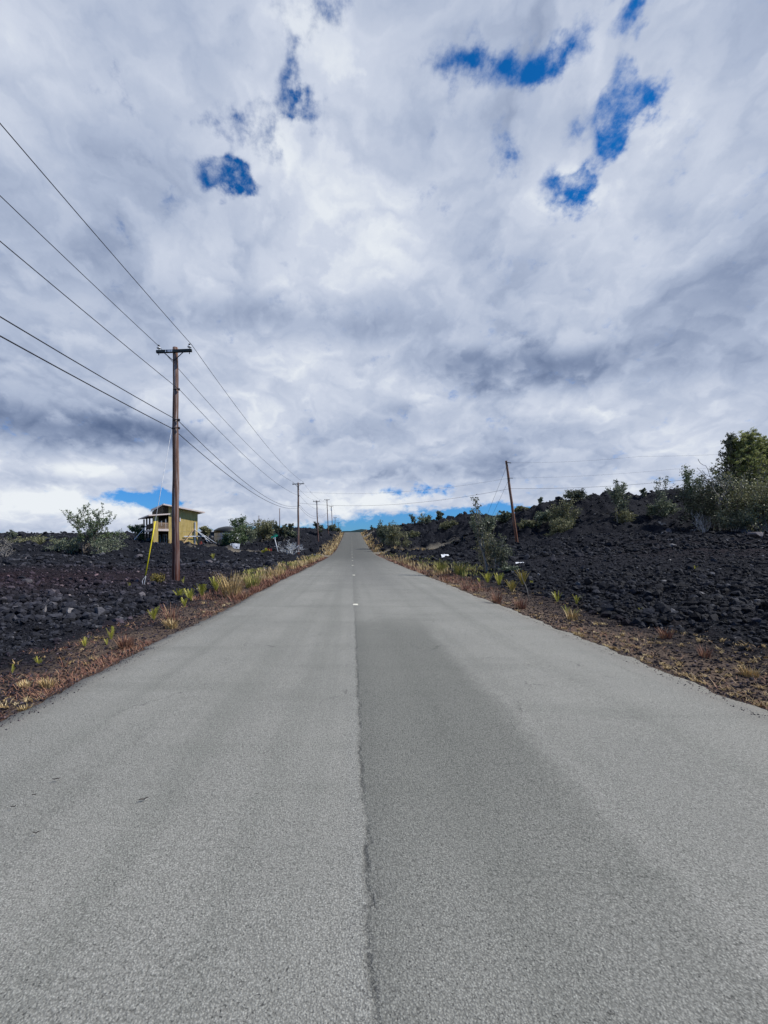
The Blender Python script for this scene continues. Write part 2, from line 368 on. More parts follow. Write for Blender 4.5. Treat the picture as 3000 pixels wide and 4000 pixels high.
def mat_asphalt():
    m, T = new_mat("aged_asphalt")
    p = pos(T); x, y, z = T.sep(p)
    grain = T.noise(p, 165, 4, 0.7); grain2 = T.noise(p, 55, 4, 0.65); vor = T.voro(p, 120)
    wob = T.noise(T.comb(0.0, y, 3.3), 1.7, 4, 0.65); wob2 = T.noise(T.comb(x, y, 9.0), 9, 3, 0.6)
    big = T.noise(p, 0.55, 5, 0.55); streak = T.noise(T.v('MULTIPLY', p, (0.28, 1.5, 1)), 1.0, 4, 0.6)
    lane = T.noise(T.v('MULTIPLY', p, (2.2, 0.05, 1)), 1.0, 3, 0.5)
    # seam between the two passes of the paver
    seam_x = T.m('ADD', T.m('MULTIPLY', T.m('SUBTRACT', wob, 0.5), 0.10), 0.05)
    dx = T.m('SUBTRACT', T.m('ADD', x, T.m('MULTIPLY', T.m('SUBTRACT', wob2, 0.5), 0.07)), seam_x)
    # coarse, more open strip right of the seam
    right = T.ss(dx, -0.015, 0.05)
    edge = T.m('ADD', 1.42, T.m('MULTIPLY', T.m('SUBTRACT', big, 0.5), 0.7))
    edge = T.m('ADD', edge, T.m('MULTIPLY', T.m('SUBTRACT', wob2, 0.5), 0.25))
    strip = T.m('MULTIPLY', right, T.ss(x, T.m('ADD', edge, 0.12), T.m('SUBTRACT', edge, 0.16)))
    ys = T.m('ADD', T.m('ADD', y, T.m('MULTIPLY', T.m('SUBTRACT', wob2, 0.5), 1.0)), T.m('MULTIPLY', T.m('SUBTRACT', big, 0.5), 2.0))
    strip = T.m('MULTIPLY', strip, T.m('MULTIPLY', T.ss(ys, 9.8, 7.0), T.ss(ys, 1.3, 3.0, 0.45, 1.0)))
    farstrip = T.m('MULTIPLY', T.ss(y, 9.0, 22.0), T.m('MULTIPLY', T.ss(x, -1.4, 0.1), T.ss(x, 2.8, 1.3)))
    seam = T.m('MULTIPLY', T.ss(T.m('ABSOLUTE', T.m('SUBTRACT', dx, 0.02)), 0.022, 0.002), T.ss(T.noise(p, 30, 4, 0.75), 0.40, 0.56))
    seam = T.m('MULTIPLY', seam, T.m('MULTIPLY', T.ss(y, 14, 3, 0.12, 1.0), T.ss(T.noise(T.comb(0.0, y, 1.7), 2.3, 3, 0.6), 0.35, 0.6, 0.25, 1.0)))
    seamsoft = T.m('MULTIPLY', T.ss(dx, 0.30, 0.0), T.ss(dx, -0.02, 0.03))
    base = T.mix(T.ss(big, 0.3, 0.7), (0.252, 0.250, 0.227), (0.290, 0.286, 0.259))
    base = T.mix(T.m('MULTIPLY', T.ss(streak, 0.48, 0.75), 0.4), base, (0.18, 0.184, 0.163))
    base = T.mix(T.m('MULTIPLY', T.ss(lane, 0.45, 0.68), 0.35), base, (0.185, 0.189, 0.168))
    base = T.mix(T.m('MULTIPLY', strip, 0.58), base, (0.151, 0.155, 0.137))
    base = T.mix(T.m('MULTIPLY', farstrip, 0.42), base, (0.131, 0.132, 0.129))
    base = T.mix(T.ss(y, 9, 60, 0.0, 0.80), base, (0.095, 0.096, 0.088))  # darker with distance: grazing-view shading painted into the colour
    base = T.mix(T.m('MULTIPLY', seamsoft, 0.35), base, (0.137, 0.14, 0.127))
    lip = T.m('MULTIPLY', T.ss(dx, -0.10, -0.02), T.ss(dx, 0.005, -0.02)); base = T.mix(T.m('MULTIPLY', lip, T.ss(y, 16, 4, 0.1, 0.4)), base, (0.30, 0.30, 0.275)); base = T.mix(T.m('MULTIPLY', seam, 0.5), base, (0.05, 0.05, 0.05))  # lip: highlight along the raised seam edge, painted as a lighter band
    pit = T.ss(T.noise(p, 95, 3, 0.75), 0.41, 0.30)
    cw = T.v('ADD', p, T.v('MULTIPLY', T.v('SUBTRACT', T.noise(p, 5.0, 4, 0.6, out=1), (0.5, 0.5, 0.5)), (0.35, 0.35, 0)))
    crack = T.m('MULTIPLY', T.ss(T.voro(T.v('MULTIPLY', cw, (1.0, 0.45, 1)), 0.9, 'DISTANCE_TO_EDGE'), 0.006, 0.001), T.ss(T.noise(p, 0.9, 3, 0.6), 0.54, 0.62))
    base = T.mix(T.m('MULTIPLY', crack, T.ss(y, 14, 6, 0.1, 0.6)), base, (0.09, 0.09, 0.085))
    stain = T.m('MULTIPLY', T.ss(T.noise(p, 2.6, 5, 0.65), 0.60, 0.72), 0.30)
    base = T.mix(stain, base, (0.165, 0.165, 0.15))
    gfac = T.lin(grain, 0.25, 0.75, 0.48, 1.52)
    gfac2 = T.lin(grain2, 0.25, 0.75, 0.74, 1.26)
    vf = T.lin(vor, 0.1, 0.7, 1.22, 0.74)
    g = T.m('MULTIPLY', T.m('MULTIPLY', gfac, gfac2), vf)
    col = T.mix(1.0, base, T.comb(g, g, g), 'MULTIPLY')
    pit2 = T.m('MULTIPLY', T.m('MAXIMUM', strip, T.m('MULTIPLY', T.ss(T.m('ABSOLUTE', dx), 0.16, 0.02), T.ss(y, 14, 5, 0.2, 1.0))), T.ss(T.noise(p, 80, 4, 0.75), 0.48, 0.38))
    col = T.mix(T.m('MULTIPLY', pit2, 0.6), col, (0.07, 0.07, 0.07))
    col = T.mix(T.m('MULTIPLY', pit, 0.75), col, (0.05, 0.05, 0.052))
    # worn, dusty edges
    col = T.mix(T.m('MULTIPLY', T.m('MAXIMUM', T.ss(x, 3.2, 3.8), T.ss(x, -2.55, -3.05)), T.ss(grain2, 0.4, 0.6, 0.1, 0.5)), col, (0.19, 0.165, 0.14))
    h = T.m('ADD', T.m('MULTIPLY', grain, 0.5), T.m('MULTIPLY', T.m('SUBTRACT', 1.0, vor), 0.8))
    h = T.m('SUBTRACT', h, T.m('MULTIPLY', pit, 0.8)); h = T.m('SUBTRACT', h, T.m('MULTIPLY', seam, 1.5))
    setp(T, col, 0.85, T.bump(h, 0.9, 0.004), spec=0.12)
    return m
def mat_ground():
    m, T = new_mat("lava_ground")
    p = pos(T); zn = attr(T, 'zone', 'Vector'); sh, red, dirt = T.sep(zn)
    n = T.noise(p, 1.3, 6, 0.65); f = T.noise(p, 28, 5, 0.7); v = T.voro(p, 9); v2 = T.voro(p, 26)
    lava = T.ramp(f, [(0.25, (0.004, 0.004, 0.005)), (0.5, (0.0115, 0.0125, 0.0175)), (0.72, (0.043, 0.045, 0.056))])
    lava = T.mix(T.m('MULTIPLY', T.ss(n, 0.5, 0.7), 0.25), lava, (0.020, 0.0195, 0.023))
    cind = T.ramp(f, [(0.25, (0.008, 0.005, 0.007)), (0.5, (0.022, 0.0135, 0.017)), (0.75, (0.062, 0.040, 0.046))])
    col = T.mix(T.m('MULTIPLY', red, T.ss(n, 0.35, 0.6, 0.35, 1.0)), lava, cind)
    fn = T.noise(p, 60, 4, 0.75); n5 = T.noise(p, 4.5, 4, 0.6)
    shc = T.ramp(fn, [(0.25, (0.02, 0.014, 0.012)), (0.46, (0.105, 0.075, 0.060)), (0.60, (0.23, 0.165, 0.12)), (0.78, (0.42, 0.33, 0.23))])
    shc = T.mix(T.m('MULTIPLY', T.ss(n5, 0.5, 0.65), 0.6), shc, (0.045, 0.038, 0.036))
    col = T.mix(sh, col, shc)
    dc = T.mix(T.ss(fn, 0.35, 0.65), (0.17, 0.145, 0.115), (0.29, 0.255, 0.20))
    col = T.mix(dirt, col, dc)
    h = T.m('ADD', T.m('MULTIPLY', f, 0.6), T.m('ADD', T.m('MULTIPLY', T.m('SUBTRACT', 1.0, v), 0.8), T.m('MULTIPLY', T.m('SUBTRACT', 1.0, v2), 0.35)))
    setp(T, col, 0.9, T.bump(h, 1.0, 0.08), spec=0.08)
    return m
def mat_rock():
    m, T = new_mat("lava_rock")
    p = pos(T); t = attr(T, 'tint'); n = T.noise(p, 22, 5, 0.7)
    a = T.ramp(t, [(0.0, (0.008, 0.008, 0.010)), (0.45, (0.023, 0.0245, 0.032)), (0.75, (0.054, 0.056, 0.068)), (0.92, (0.11, 0.108, 0.116)), (1.0, (0.21, 0.20, 0.195))])
    r = T.mix(attr(T, 'red'), a, T.mix(1.0, a, (1.25, 0.85, 0.90), 'MULTIPLY'))
    g = T.lin(n, 0.25, 0.75, 0.5, 1.5)
    setp(T, T.mix(1.0, r, T.comb(g, g, g), 'MULTIPLY'), 0.75, T.bump(T.noise(p, 40, 4, 0.7), 0.8, 0.02), spec=0.12)
    return m
def mat_leaf(name, dark, mid, lite, trans=0.25):
    m, T = new_mat(name)
    c = T.ramp(attr(T, 'tint'), [(0.0, dark), (0.5, mid), (1.0, lite)])
    setp(T, c, 0.5, spec=0.35)
    tr = T.n('ShaderNodeBsdfTranslucent'); T.put(tr.inputs[0], c)
    mx = T.n('ShaderNodeMixShader'); mx.inputs[0].default_value = trans
    L = T.t.links; L.new(T.b.outputs[0], mx.inputs[1]); L.new(tr.outputs[0], mx.inputs[2]); L.new(mx.outputs[0], T.o.inputs[0])
    return m
def mat_blade(name, stops, rough=0.7):
    m, T = new_mat(name)
    setp(T, T.ramp(attr(T, 'tint'), stops), rough, spec=0.2); return m
def plain(name, c, rough=0.6, metal=0.0, var=0.25, scale=6, spec=0.4):
    d = tuple(v * (1 - var) for v in c); l = tuple(min(1, v * (1 + var * 0.6)) for v in c)
    return mottled(name, d, l, scale, rough, bstr=0.15, bdist=0.004, metal=metal, spec=spec)
def mat_pole(name, top, low, grey):
    m, T = new_mat(name)
    co = T.n('ShaderNodeTexCoord').outputs['Object']; x, y, z = T.sep(co)
    s1 = T.noise(T.v('MULTIPLY', co, (14, 14, 0.5)), 1.0, 5, 0.65); s2 = T.noise(T.v('MULTIPLY', co, (40, 40, 1.2)), 1.0, 4, 0.6)
    crack = T.ss(T.noise(T.v('MULTIPLY', co, (26, 26, 0.35)), 1.0, 3, 0.5), 0.40, 0.34)
    patch = T.noise(T.v('MULTIPLY', co, (3, 3, 0.7)), 1.0, 4, 0.6)
    hi = T.m('ADD', T.lin(z, 0.2, 6.0, 0.0, 1.0), T.m('MULTIPLY', T.m('SUBTRACT', patch, 0.5), 0.7))
    col = T.mix(T.ss(hi, 0.1, 0.8), low, top)
    col = T.mix(T.m('MULTIPLY', T.ss(s1, 0.45, 0.62), T.ss(z, 1.0, 6.0, 0.3, 0.9)), col, grey)
    g = T.lin(s2, 0.25, 0.75, 0.6, 1.4); col = T.mix(1.0, col, T.comb(g, g, g), 'MULTIPLY')
    col = T.mix(T.m('MULTIPLY', crack, 0.85), col, (0.015, 0.011, 0.010))
    kn = T.ss(T.voro(T.v('MULTIPLY', co, (6, 6, 1.6)), 1.0), 0.14, 0.06)
    col = T.mix(T.m('MULTIPLY', kn, 0.8), col, (0.03, 0.02, 0.018))
    h = T.m('SUBTRACT', T.m('MULTIPLY', s2, 0.5), crack)
    setp(T, col, 0.85, T.bump(h, 0.7, 0.012), spec=0.2); return m
def mat_board(name, c1, c2, vert=True):
    m, T = new_mat(name)
    co = T.n('ShaderNodeTexCoord').outputs['Object']
    st = (7, 7, 0.6) if vert else (1, 1, 8)
    s = T.noise(T.v('MULTIPLY', co, st), 1.0, 5, 0.6); b = T.noise(co, 0.8, 4, 0.6)
    col = T.mix(T.ss(s, 0.35, 0.65), c1, c2)
    col = T.mix(T.m('MULTIPLY', T.ss(b, 0.5, 0.7), 0.5), col, tuple(v * 0.7 for v in c1))
    setp(T, col, 0.75, T.bump(s, 0.2, 0.004), spec=0.12); return m

M = dict(
    asphalt=mat_asphalt(), ground=mat_ground(), rock=mat_rock(),
    bark=mottled('pale_bark', (0.13, 0.11, 0.09), (0.34, 0.31, 0.27), 9, 0.85, stretch=(1, 1, .3)),
    twig=mottled('grey_twig', (0.16, 0.145, 0.13), (0.36, 0.33, 0.30), 6, 0.85),
    darkbark=mottled('dark_bark', (0.05, 0.04, 0.035), (0.14, 0.12, 0.10), 6, 0.85),
    ohia=mat_leaf('grey_green_leaf', (0.055, 0.075, 0.045), (0.17, 0.20, 0.125), (0.36, 0.39, 0.27)),
    olive=mat_leaf('olive_leaf', (0.065, 0.072, 0.034), (0.20, 0.20, 0.10), (0.40, 0.385, 0.22)),
    green=mat_leaf('fresh_leaf', (0.04, 0.07, 0.03), (0.12, 0.17, 0.075), (0.29, 0.34, 0.18)),
    dark=mat_leaf('dark_leaf', (0.035, 0.045, 0.03), (0.105, 0.12, 0.075), (0.28, 0.29, 0.18)),
    feather=mat_leaf('feathery_green', (0.12, 0.14, 0.05), (0.28, 0.31, 0.11), (0.46, 0.47, 0.20), 0.45),
    fern=mat_leaf('yellow_green_frond', (0.10, 0.12, 0.02), (0.36, 0.355, 0.05), (0.64, 0.58, 0.13), 0.3),
    drygreen=mat_leaf('dry_olive_frond', (0.10, 0.085, 0.02), (0.26, 0.21, 0.05), (0.42, 0.34, 0.10), 0.3),
    straw=mat_blade('straw', [(0, (0.20, 0.12, 0.05)), (0.5, (0.46, 0.33, 0.15)), (1, (0.68, 0.55, 0.32))]),
    redstraw=mat_blade('reddish_straw', [(0, (0.09, 0.04, 0.03)), (0.4, (0.22, 0.10, 0.07)), (0.75, (0.34, 0.20, 0.12)), (1, (0.55, 0.42, 0.26))]),
    yellowgrass=mat_blade('yellow_green_grass', [(0, (0.12, 0.13, 0.03)), (0.5, (0.32, 0.31, 0.08)), (1, (0.55, 0.48, 0.18))]),
    pole=mat_pole('weathered_pole', (0.145, 0.080, 0.058), (0.075, 0.022, 0.014), (0.40, 0.35, 0.34)),
    redpole=mat_pole('reddish_pole', (0.24, 0.115, 0.07), (0.15, 0.06, 0.035), (0.30, 0.24, 0.20)),
    arm=plain('dark_crossarm', (0.022, 0.032, 0.034), 0.7),
    steel=plain('galvanised', (0.22, 0.23, 0.25), 0.45, 0.7), black=plain('black_iron', (0.012, 0.012, 0.014), 0.5),
    porc=plain('white_glaze', (0.72, 0.74, 0.78), 0.2, 0, 0.06), wire=plain('wire', (0.018, 0.020, 0.028), 0.6),
    guy=plain('guy_strand', (0.50, 0.52, 0.55), 0.5, 0.2), yellow=plain('yellow_guard', (0.80, 0.66, 0.02), 0.45, 0, 0.05),
    osb=mat_board('ochre_plywood', (0.46, 0.335, 0.105), (0.60, 0.46, 0.19)),
    seam=plain('seam_tape', (0.55, 0.43, 0.20), 0.7), timber=mat_board('raw_timber', (0.50, 0.33, 0.20), (0.66, 0.47, 0.31), False),
    fascia=plain('pale_fascia', (0.74, 0.62, 0.55), 0.6, 0, 0.1), roofm=plain('pale_roof', (0.66, 0.62, 0.58), 0.5, 0, 0.08),
    dkwood=mat_board('dark_stained_wood', (0.045, 0.032, 0.02), (0.085, 0.06, 0.035)), white=plain('white_paint', (0.76, 0.77, 0.78), 0.5, 0, 0.05),
    glass=plain('dark_glass', (0.03, 0.045, 0.05), 0.08, 0, 0.1, spec=0.6), redp=plain('red_paint', (0.42, 0.07, 0.05), 0.5),
    tank=mottled('grey_tank_wall', (0.40, 0.42, 0.46), (0.62, 0.63, 0.66), 1.4, 0.5, stretch=(1, 1, .25)), tarp=plain('black_tarp', (0.016, 0.017, 0.018), 0.45),
    greyroof=plain('grey_sheet_roof', (0.34, 0.34, 0.35), 0.4, 0.2), blue=plain('blue_paint', (0.03, 0.07, 0.22), 0.5), green_sign=plain('sign_green', (0.01, 0.22, 0.14), 0.35, 0, 0.08),
    greypaint=plain('grey_wall', (0.10, 0.10, 0.11), 0.7), marker=plain('marker_white', (0.78, 0.74, 0.60), 0.45, 0, 0.12),
    hills=mottled('forested_hill', (0.012, 0.028, 0.032), (0.022, 0.042, 0.044), 0.01, 0.95, bstr=0.0, spec=0.05),  # hills: bluish cast put into the colour in place of distance haze
    dirt=mottled('pale_gravel', (0.20, 0.175, 0.14), (0.33, 0.29, 0.235), 3.0, 0.9, bscale=30, bstr=0.6, bdist=0.02),
    darkleaf=plain('dark_leaf_litter', (0.05, 0.042, 0.038), 0.7), redcloth=plain('red_cloth', (0.50, 0.03, 0.04), 0.8), dullred=plain('dull_red_sheet', (0.24, 0.06, 0.05), 0.7), bluep=plain('pale_blue', (0.20, 0.36, 0.60), 0.5),
)

# ------------------------------------------------------------------ ground, road
def axis(segs):
    out = []
    for a, b, f in segs:
        t = a
        while t < b - 1e-6:
            out.append(t); t += f(t)
    out.append(segs[-1][1]); return np.array(out)
def build_ground():
    fx = lambda t: max(0.085, 0.0062 * abs(t))
    xr = axis([(RR, 66, fx), (66, 4000, lambda t: 0.05 * t)]); xl = -axis([(-RL, 66, fx), (66, 4000, lambda t: 0.05 * t)])
    xs = np.concatenate([xl[::-1], np.linspace(RL + 0.12, RR - 0.12, 8), xr])
    ys = axis([(-14, 1.5, lambda t: 0.4), (1.5, 13, lambda t: 0.085), (13, 130, lambda t: 0.0066 * t), (130, 260, lambda t: 0.014 * t), (260, 4000, lambda t: 0.06 * t)])
    X, Y = np.meshgrid(xs, ys); x, y = X.ravel(), Y.ravel()
    z = land_z(x, y)
    e = np.where(x < 0.4, RL - x, x - RR); j = fbm(x * 1.1, y * 1.1, 4, 91) - 0.5
    wl = np.where(x < 0, 1.15 + 0.3 * sstep(y, 6, 20), 1.9 - 0.5 * sstep(y, 10, 26))
    sh = 1 - sstep(e + j * 1.3, wl * 0.55, wl * 1.35)
    sh = sh * np.where(x > 0, 0.35 + 0.65 * (1 - sstep(e + j, .2, 1.5)), 0.85)
    red = np.exp(-(((x + 14) / 8) ** 2 + ((y - 19) / 7.5) ** 2)) * 1.1 + np.exp(-(((x - 24) / 10) ** 2 + ((y - 26) / 7) ** 2)) * 0.5
    dirt = side_road_mask(x, y)
    nx, ny = len(xs), len(ys)
    idx = np.arange(nx * ny).reshape(ny, nx)
    q = np.stack([idx[:-1, :-1], idx[:-1, 1:], idx[1:, 1:], idx[1:, :-1]], -1).reshape(-1, 4)
    o = np_mesh("ground", np.stack([x, y, z], 1), q, M['ground'], None, True, {'zone': np.stack([sh, np.clip(red, 0, 1), dirt], 1)})
    o['kind'] = 'structure'
build_ground()
def build_road():
    ys = np.concatenate([np.arange(-14, 2, 0.4), np.arange(2, 30, 0.05), np.arange(30, 230, 0.6), np.arange(230, 700, 6)])
    jl = (vnoise(ys * 2.3, ys * 0, 3) - .5) * .07 + (vnoise(ys * 0.45, ys * 0, 4) - .5) * .14 + (fbm(ys * 7, ys * 0, 3, 14) - .5) * .11
    jr = (vnoise(ys * 2.3, ys * 0, 8) - .5) * .07 + (vnoise(ys * 0.45, ys * 0, 9) - .5) * .14 + (fbm(ys * 7, ys * 0, 3, 19) - .5) * .11
    fr = np.array([0, 0, .03, .25, .46, .75, .97, 1, 1])
    dz = np.array([-.16, -.035, -.008, .012, .02, .012, -.008, -.035, -.16])
    l = RL + jl; r = RR + jr
    X = l[:, None] + (r - l)[:, None] * fr[None]; X[:, 0] -= .05; X[:, -1] += .05
    Z = road_z(ys)[:, None] + dz[None] * np.ones_like(X)
    Y = np.repeat(ys[:, None], 9, 1)
    idx = np.arange(X.size).reshape(X.shape)
    q = np.stack([idx[:-1, :-1], idx[:-1, 1:], idx[1:, 1:], idx[1:, :-1]], -1).reshape(-1, 4)
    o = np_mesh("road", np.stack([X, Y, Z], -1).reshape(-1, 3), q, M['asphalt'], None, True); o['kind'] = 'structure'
build_road()
def build_hills():
    xs = np.linspace(-2600, 3600, 240); rows = [(2500, 0), (2750, .55), (3000, 1.0), (3400, .8), (4200, 0)]
    prof = 55 + 25 * fbm(xs * 0.004, xs * 0, 4, 61, .5) + (30 + 34 * fbm(xs * 0.016, xs * 0, 5, 66, .5)) * np.exp(-((xs - 90) / 240) ** 2) + 10 * sstep(xs, 20, 110)
    V = [(x, Y + 60 * math.sin(x * .004), p * k - 20 * (1 - k)) for Y, k in rows for x, p in zip(xs, prof)]
    idx = np.arange(len(V)).reshape(len(rows), -1)
    q = np.stack([idx[:-1, :-1], idx[:-1, 1:], idx[1:, 1:], idx[1:, :-1]], -1).reshape(-1, 4)
    o = np_mesh("hills", np.array(V), q, M['hills'], None, True); o['kind'] = 'structure'
build_hills()

# ------------------------------------------------------------------ loose lava rock
def ico(sub):
    bm = bmesh.new(); bmesh.ops.create_icosphere(bm, subdivisions=sub, radius=1.0)
    v = np.array([p.co[:] for p in bm.verts]); f = np.array([[q.index for q in p.verts] for p in bm.faces]); bm.free(); return v, f
def rock_shapes(sub, n, seed):
    rg = np.random.default_rng(seed); v, f = ico(sub); out = []
    for i in range(n):
        w = v.copy()
        for k in range(7):                       # chop flat faces
            d = rg.normal(size=3); d /= np.linalg.norm(d); h = rg.uniform(.35, .8)
            t = w @ d; w = w - np.outer(np.maximum(t - h, 0), d) * .9
        w *= 1 + rg.normal(0, .10, (len(w), 1)); w *= rg.uniform(.75, 1.25, 3) * np.array([1, 1, .75])
        out.append(w)
    return np.array(out), f
def scatter_rocks(shapes, f, X, Y, S, rg, sink=.25, dz=0):
    n = len(X); Z = land_z(X, Y)
    k = rg.integers(0, len(shapes), n); V = shapes[k]
    a = rg.uniform(0, 2 * np.pi, n); b = rg.normal(0, .5, n)
    ca, sa, cb, sb = np.cos(a), np.sin(a), np.cos(b), np.sin(b)
    x, y, z = V[..., 0], V[..., 1], V[..., 2]
    y2 = y * cb[:, None] - z * sb[:, None]; z2 = y * sb[:, None] + z * cb[:, None]
    x3 = x * ca[:, None] - y2 * sa[:, None]; y3 = x * sa[:, None] + y2 * ca[:, None]
    P_ = np.stack([x3, y3, z2], -1) * S[:, None, None] + np.stack([X, Y, Z + S * sink + dz], -1)[:, None]
    nv = shapes.shape[1]
    Fc = (f[None] + (np.arange(n) * nv)[:, None, None]).reshape(-1, 3)
    return P_.reshape(-1, 3), Fc, nv
def build_rubble():
    rg = np.random.default_rng(5)
    allV, allF, tint, red = [], [], [], []
    base = 0
    for sub, cnt, y0, y1, smin, smax, px in ((1, 30000, 2.6, 14, .012, .075, .0022), (1, 30000, 8, 36, .03, .14, .0030), (0 + 1, 30000, 26, 85, .05, .30, .0021), (1, 9000, 60, 170, .12, .6, .0026)):
        sh, f = rock_shapes(sub, 14, 70 + sub + int(y0))
        u = rg.random(int(cnt * 2.6)); Y = 1 / (1 / y0 + u * (1 / y1 - 1 / y0))
        X = rg.uniform(-1.18, 1.28, len(Y)) * Y + rg.normal(0, 1.2, len(Y))
        e = np.where(X < .4, RL - X, X - RR)
        s = smin * (smax / smin) ** (rg.random(len(Y)) ** 3.2); s = np.maximum(s, px * Y * rg.uniform(.5, 1, len(Y)))
        am = rough_amp(X, Y)
        keep = (e > np.where(rg.random(len(Y)) < .3, -.03, .08)) & (rg.random(len(Y)) < np.where(e < 1.6, .6, .4 + .6 * am)) & (side_road_mask(X, Y) < .3)
        s = np.where((e < 1.5) & (s > .03), .012 + s * .12, s)
        X, Y, s = X[keep][:cnt], Y[keep][:cnt], s[keep][:cnt]
        V, Fc, nv = scatter_rocks(sh, f, X, Y, s, rg)
        n = len(X); t = np.clip(rg.beta(2.0, 2.6, n) * np.where(X > 0, .62, .95), 0, .97); t = np.where(rg.random(n) < np.where(s < .004 * Y + .01, .03, .012), rg.uniform(.8, 1, n), t)  # rocks right of the road tinted darker: shade put into their colour
        rr = np.clip(np.exp(-(((X + 14) / 8) ** 2 + ((Y - 19) / 7.5) ** 2)) * 1.0 + (np.abs(np.where(X < .4, RL - X, X - RR)) < 1.6) * .6, 0, 1)
        allV.append(V); allF.append(Fc + base); base += len(V); tint.append(np.repeat(t, nv)); red.append(np.repeat(rr, nv))
    o = np_mesh("lava_rubble", np.concatenate(allV), np.concatenate(allF), M['rock'], None, False, {'tint': np.concatenate(tint), 'red': np.concatenate(red)})
    o['kind'] = 'stuff'; o['label'] = 'loose black lava rubble covering the ground either side of the road'
build_rubble()
def build_gravel():
    rg = np.random.default_rng(15); n = 5200
    Y = 1 / (1 / 2.6 + rg.random(n) * (1 / 45 - 1 / 2.6)); e = .05 - .32 * rg.random(n) ** 3.2
    X = np.where(rg.random(n) < .5, RL - e, RR + e); s = np.maximum(.003 + .007 * rg.random(n) ** 2, .0005 * Y)
    sh, f = rock_shapes(1, 10, 33); V, Fc, nv = scatter_rocks(sh, f, X, Y, s, rg)
    V = V.reshape(n, nv, 3); V[..., 2] += (np.interp(np.maximum(-e, 0), [0, .2, .8], [-.035, -.006, .006]) + road_z(Y) - (land_z(X, Y)) - s * .1)[:, None]
    o = np_mesh('loose_gravel', V.reshape(-1, 3), Fc, M['rock'], None, False, {'tint': np.repeat(rg.uniform(.45, 1.0, n), nv), 'red': np.repeat(rg.uniform(0, 1, n), nv)})
    o['kind'] = 'stuff'; o['label'] = 'fine gravel strewn over the crumbling asphalt edges'
build_gravel()
def boulder(px, py, wpx, Y, label, tint, seed, flat=.8):
    rg = np.random.default_rng(seed); v, f = ico(3); w = v.copy()
    for k in range(12):
        d = rg.normal(size=3); d /= np.linalg.norm(d); h = rg.uniform(.45, .8); t = w @ d; w -= np.outer(np.maximum(t - h, 0), d) * .92
    w *= 1 + .12 * (fbm(w[:, 0] * 3 + seed, w[:, 1] * 3 + w[:, 2] * 2, 4, seed) - .5)[:, None] * 2
    s = wpx / F * Y / 2; w *= np.array([1.1, 1, flat]) * s
    X = (px - CX) / F * Y
    z = land_z(np.array([X]), np.array([Y]))[0]
    o = np_mesh('lava_boulder', w, f, M['rock'], None, False, {'tint': np.full(len(w), tint), 'red': np.full(len(w), .2)})
    o.location = (X, Y, z + s * flat * .35); o.rotation_euler = (0, 0, seed * 1.3)
    tag(o, label, 'boulder', 'lava boulders among the rubble')
def Yof(py, z=0.0): return F * (EYE - z) / (py - CY)
for a in [(100, 2272, 42, Yof(2280, .05), 'rounded grey lava boulder with a dark rock behind it, left cinder flat', .86, 1),
          (88, 2250, 30, Yof(2262, .05), 'small dark lava rock touching the back of the rounded grey boulder', .3, 2),
          (540, 2176, 34, 38, 'broad pale grey boulder left of the guy wire on the rubble slope', .9, 3),
          (715, 2203, 30, 33, 'flat grey boulder just right of the utility pole on the slope', .82, 4),
          (815, 2198, 36, 33.5, 'largest flat grey boulder on the slope between the pole and the grass', .88, 5),
          (112, 2186, 30, 33, 'whitish broken lava block at the foot of the left scrub', .97, 6),
          (142, 2183, 28, 33.5, 'grey angular lava block beside the whitish one below the scrub', .9, 7),
          (2955, 2140, 60, 34, 'long pale boulder at the right border of the dark lot', .92, 8),
          (2893, 2065, 60, 37, 'flat light boulder under the big leafy shrubs on the right', .88, 9),
          (2955, 2470, 34, 7.4, 'bulky dark lava boulder at the right edge near the roadside', .6, 10),
          (2160, 2178, 44, 24, 'dark flat lava slab in the lot beyond the yellow ferns', .5, 11),
          (2260, 2182, 40, 24.5, 'dark broken lava slab, right neighbour of the flat slab in the lot', .45, 12),
          (1816, 2012, 22, 95, 'square black block standing on the far lava peak left of the leaning pole', .2, 13),
          (2880, 2535, 36, 6.6, 'black lava block lying low at the lot edge behind the tan tufts', .25, 14),
          (2610, 2090, 30, 42, 'grey block at the mound foot below the thin sapling', .9, 15)]:
    boulder(*a)

# ------------------------------------------------------------------ road markers
def make_markers():
    mb = MB(); a, b, h = .068, .040, .022
    mb.hexa([(-a, -a, 0), (a, -a, 0), (a, a, 0), (-a, a, 0), (-a * .8, -b, h), (a * .8, -b, h), (a * .8, b, h), (-a * .8, b, h)])
    o = mb.build('road_marker', M['marker'], None, bevel=.004)
    words = ['nearest and largest', 'second', 'third', 'fourth', 'fifth', 'sixth', 'seventh', 'eighth', 'ninth', 'tenth', 'eleventh', 'twelfth', 'thirteenth']
    for i, w in enumerate(words):
        c = o if i == 0 else o.copy()
        if i: COL.objects.link(c)
        Y = 10.63 + 10.75 * i
        c.location = (.10 + .02 * math.sin(i * 2.1), Y, float(road_z(Y)) + .021); c.rotation_euler = (math.atan((road_z(Y + 1) - road_z(Y - 1)) / 2), 0, .1 * math.sin(i * 3.3))
        tag(c, w + ' white raised marker on the road centre line' + (' counting away from the camera' if i else ''), 'road marker', 'raised markers along the road centre')
make_markers()

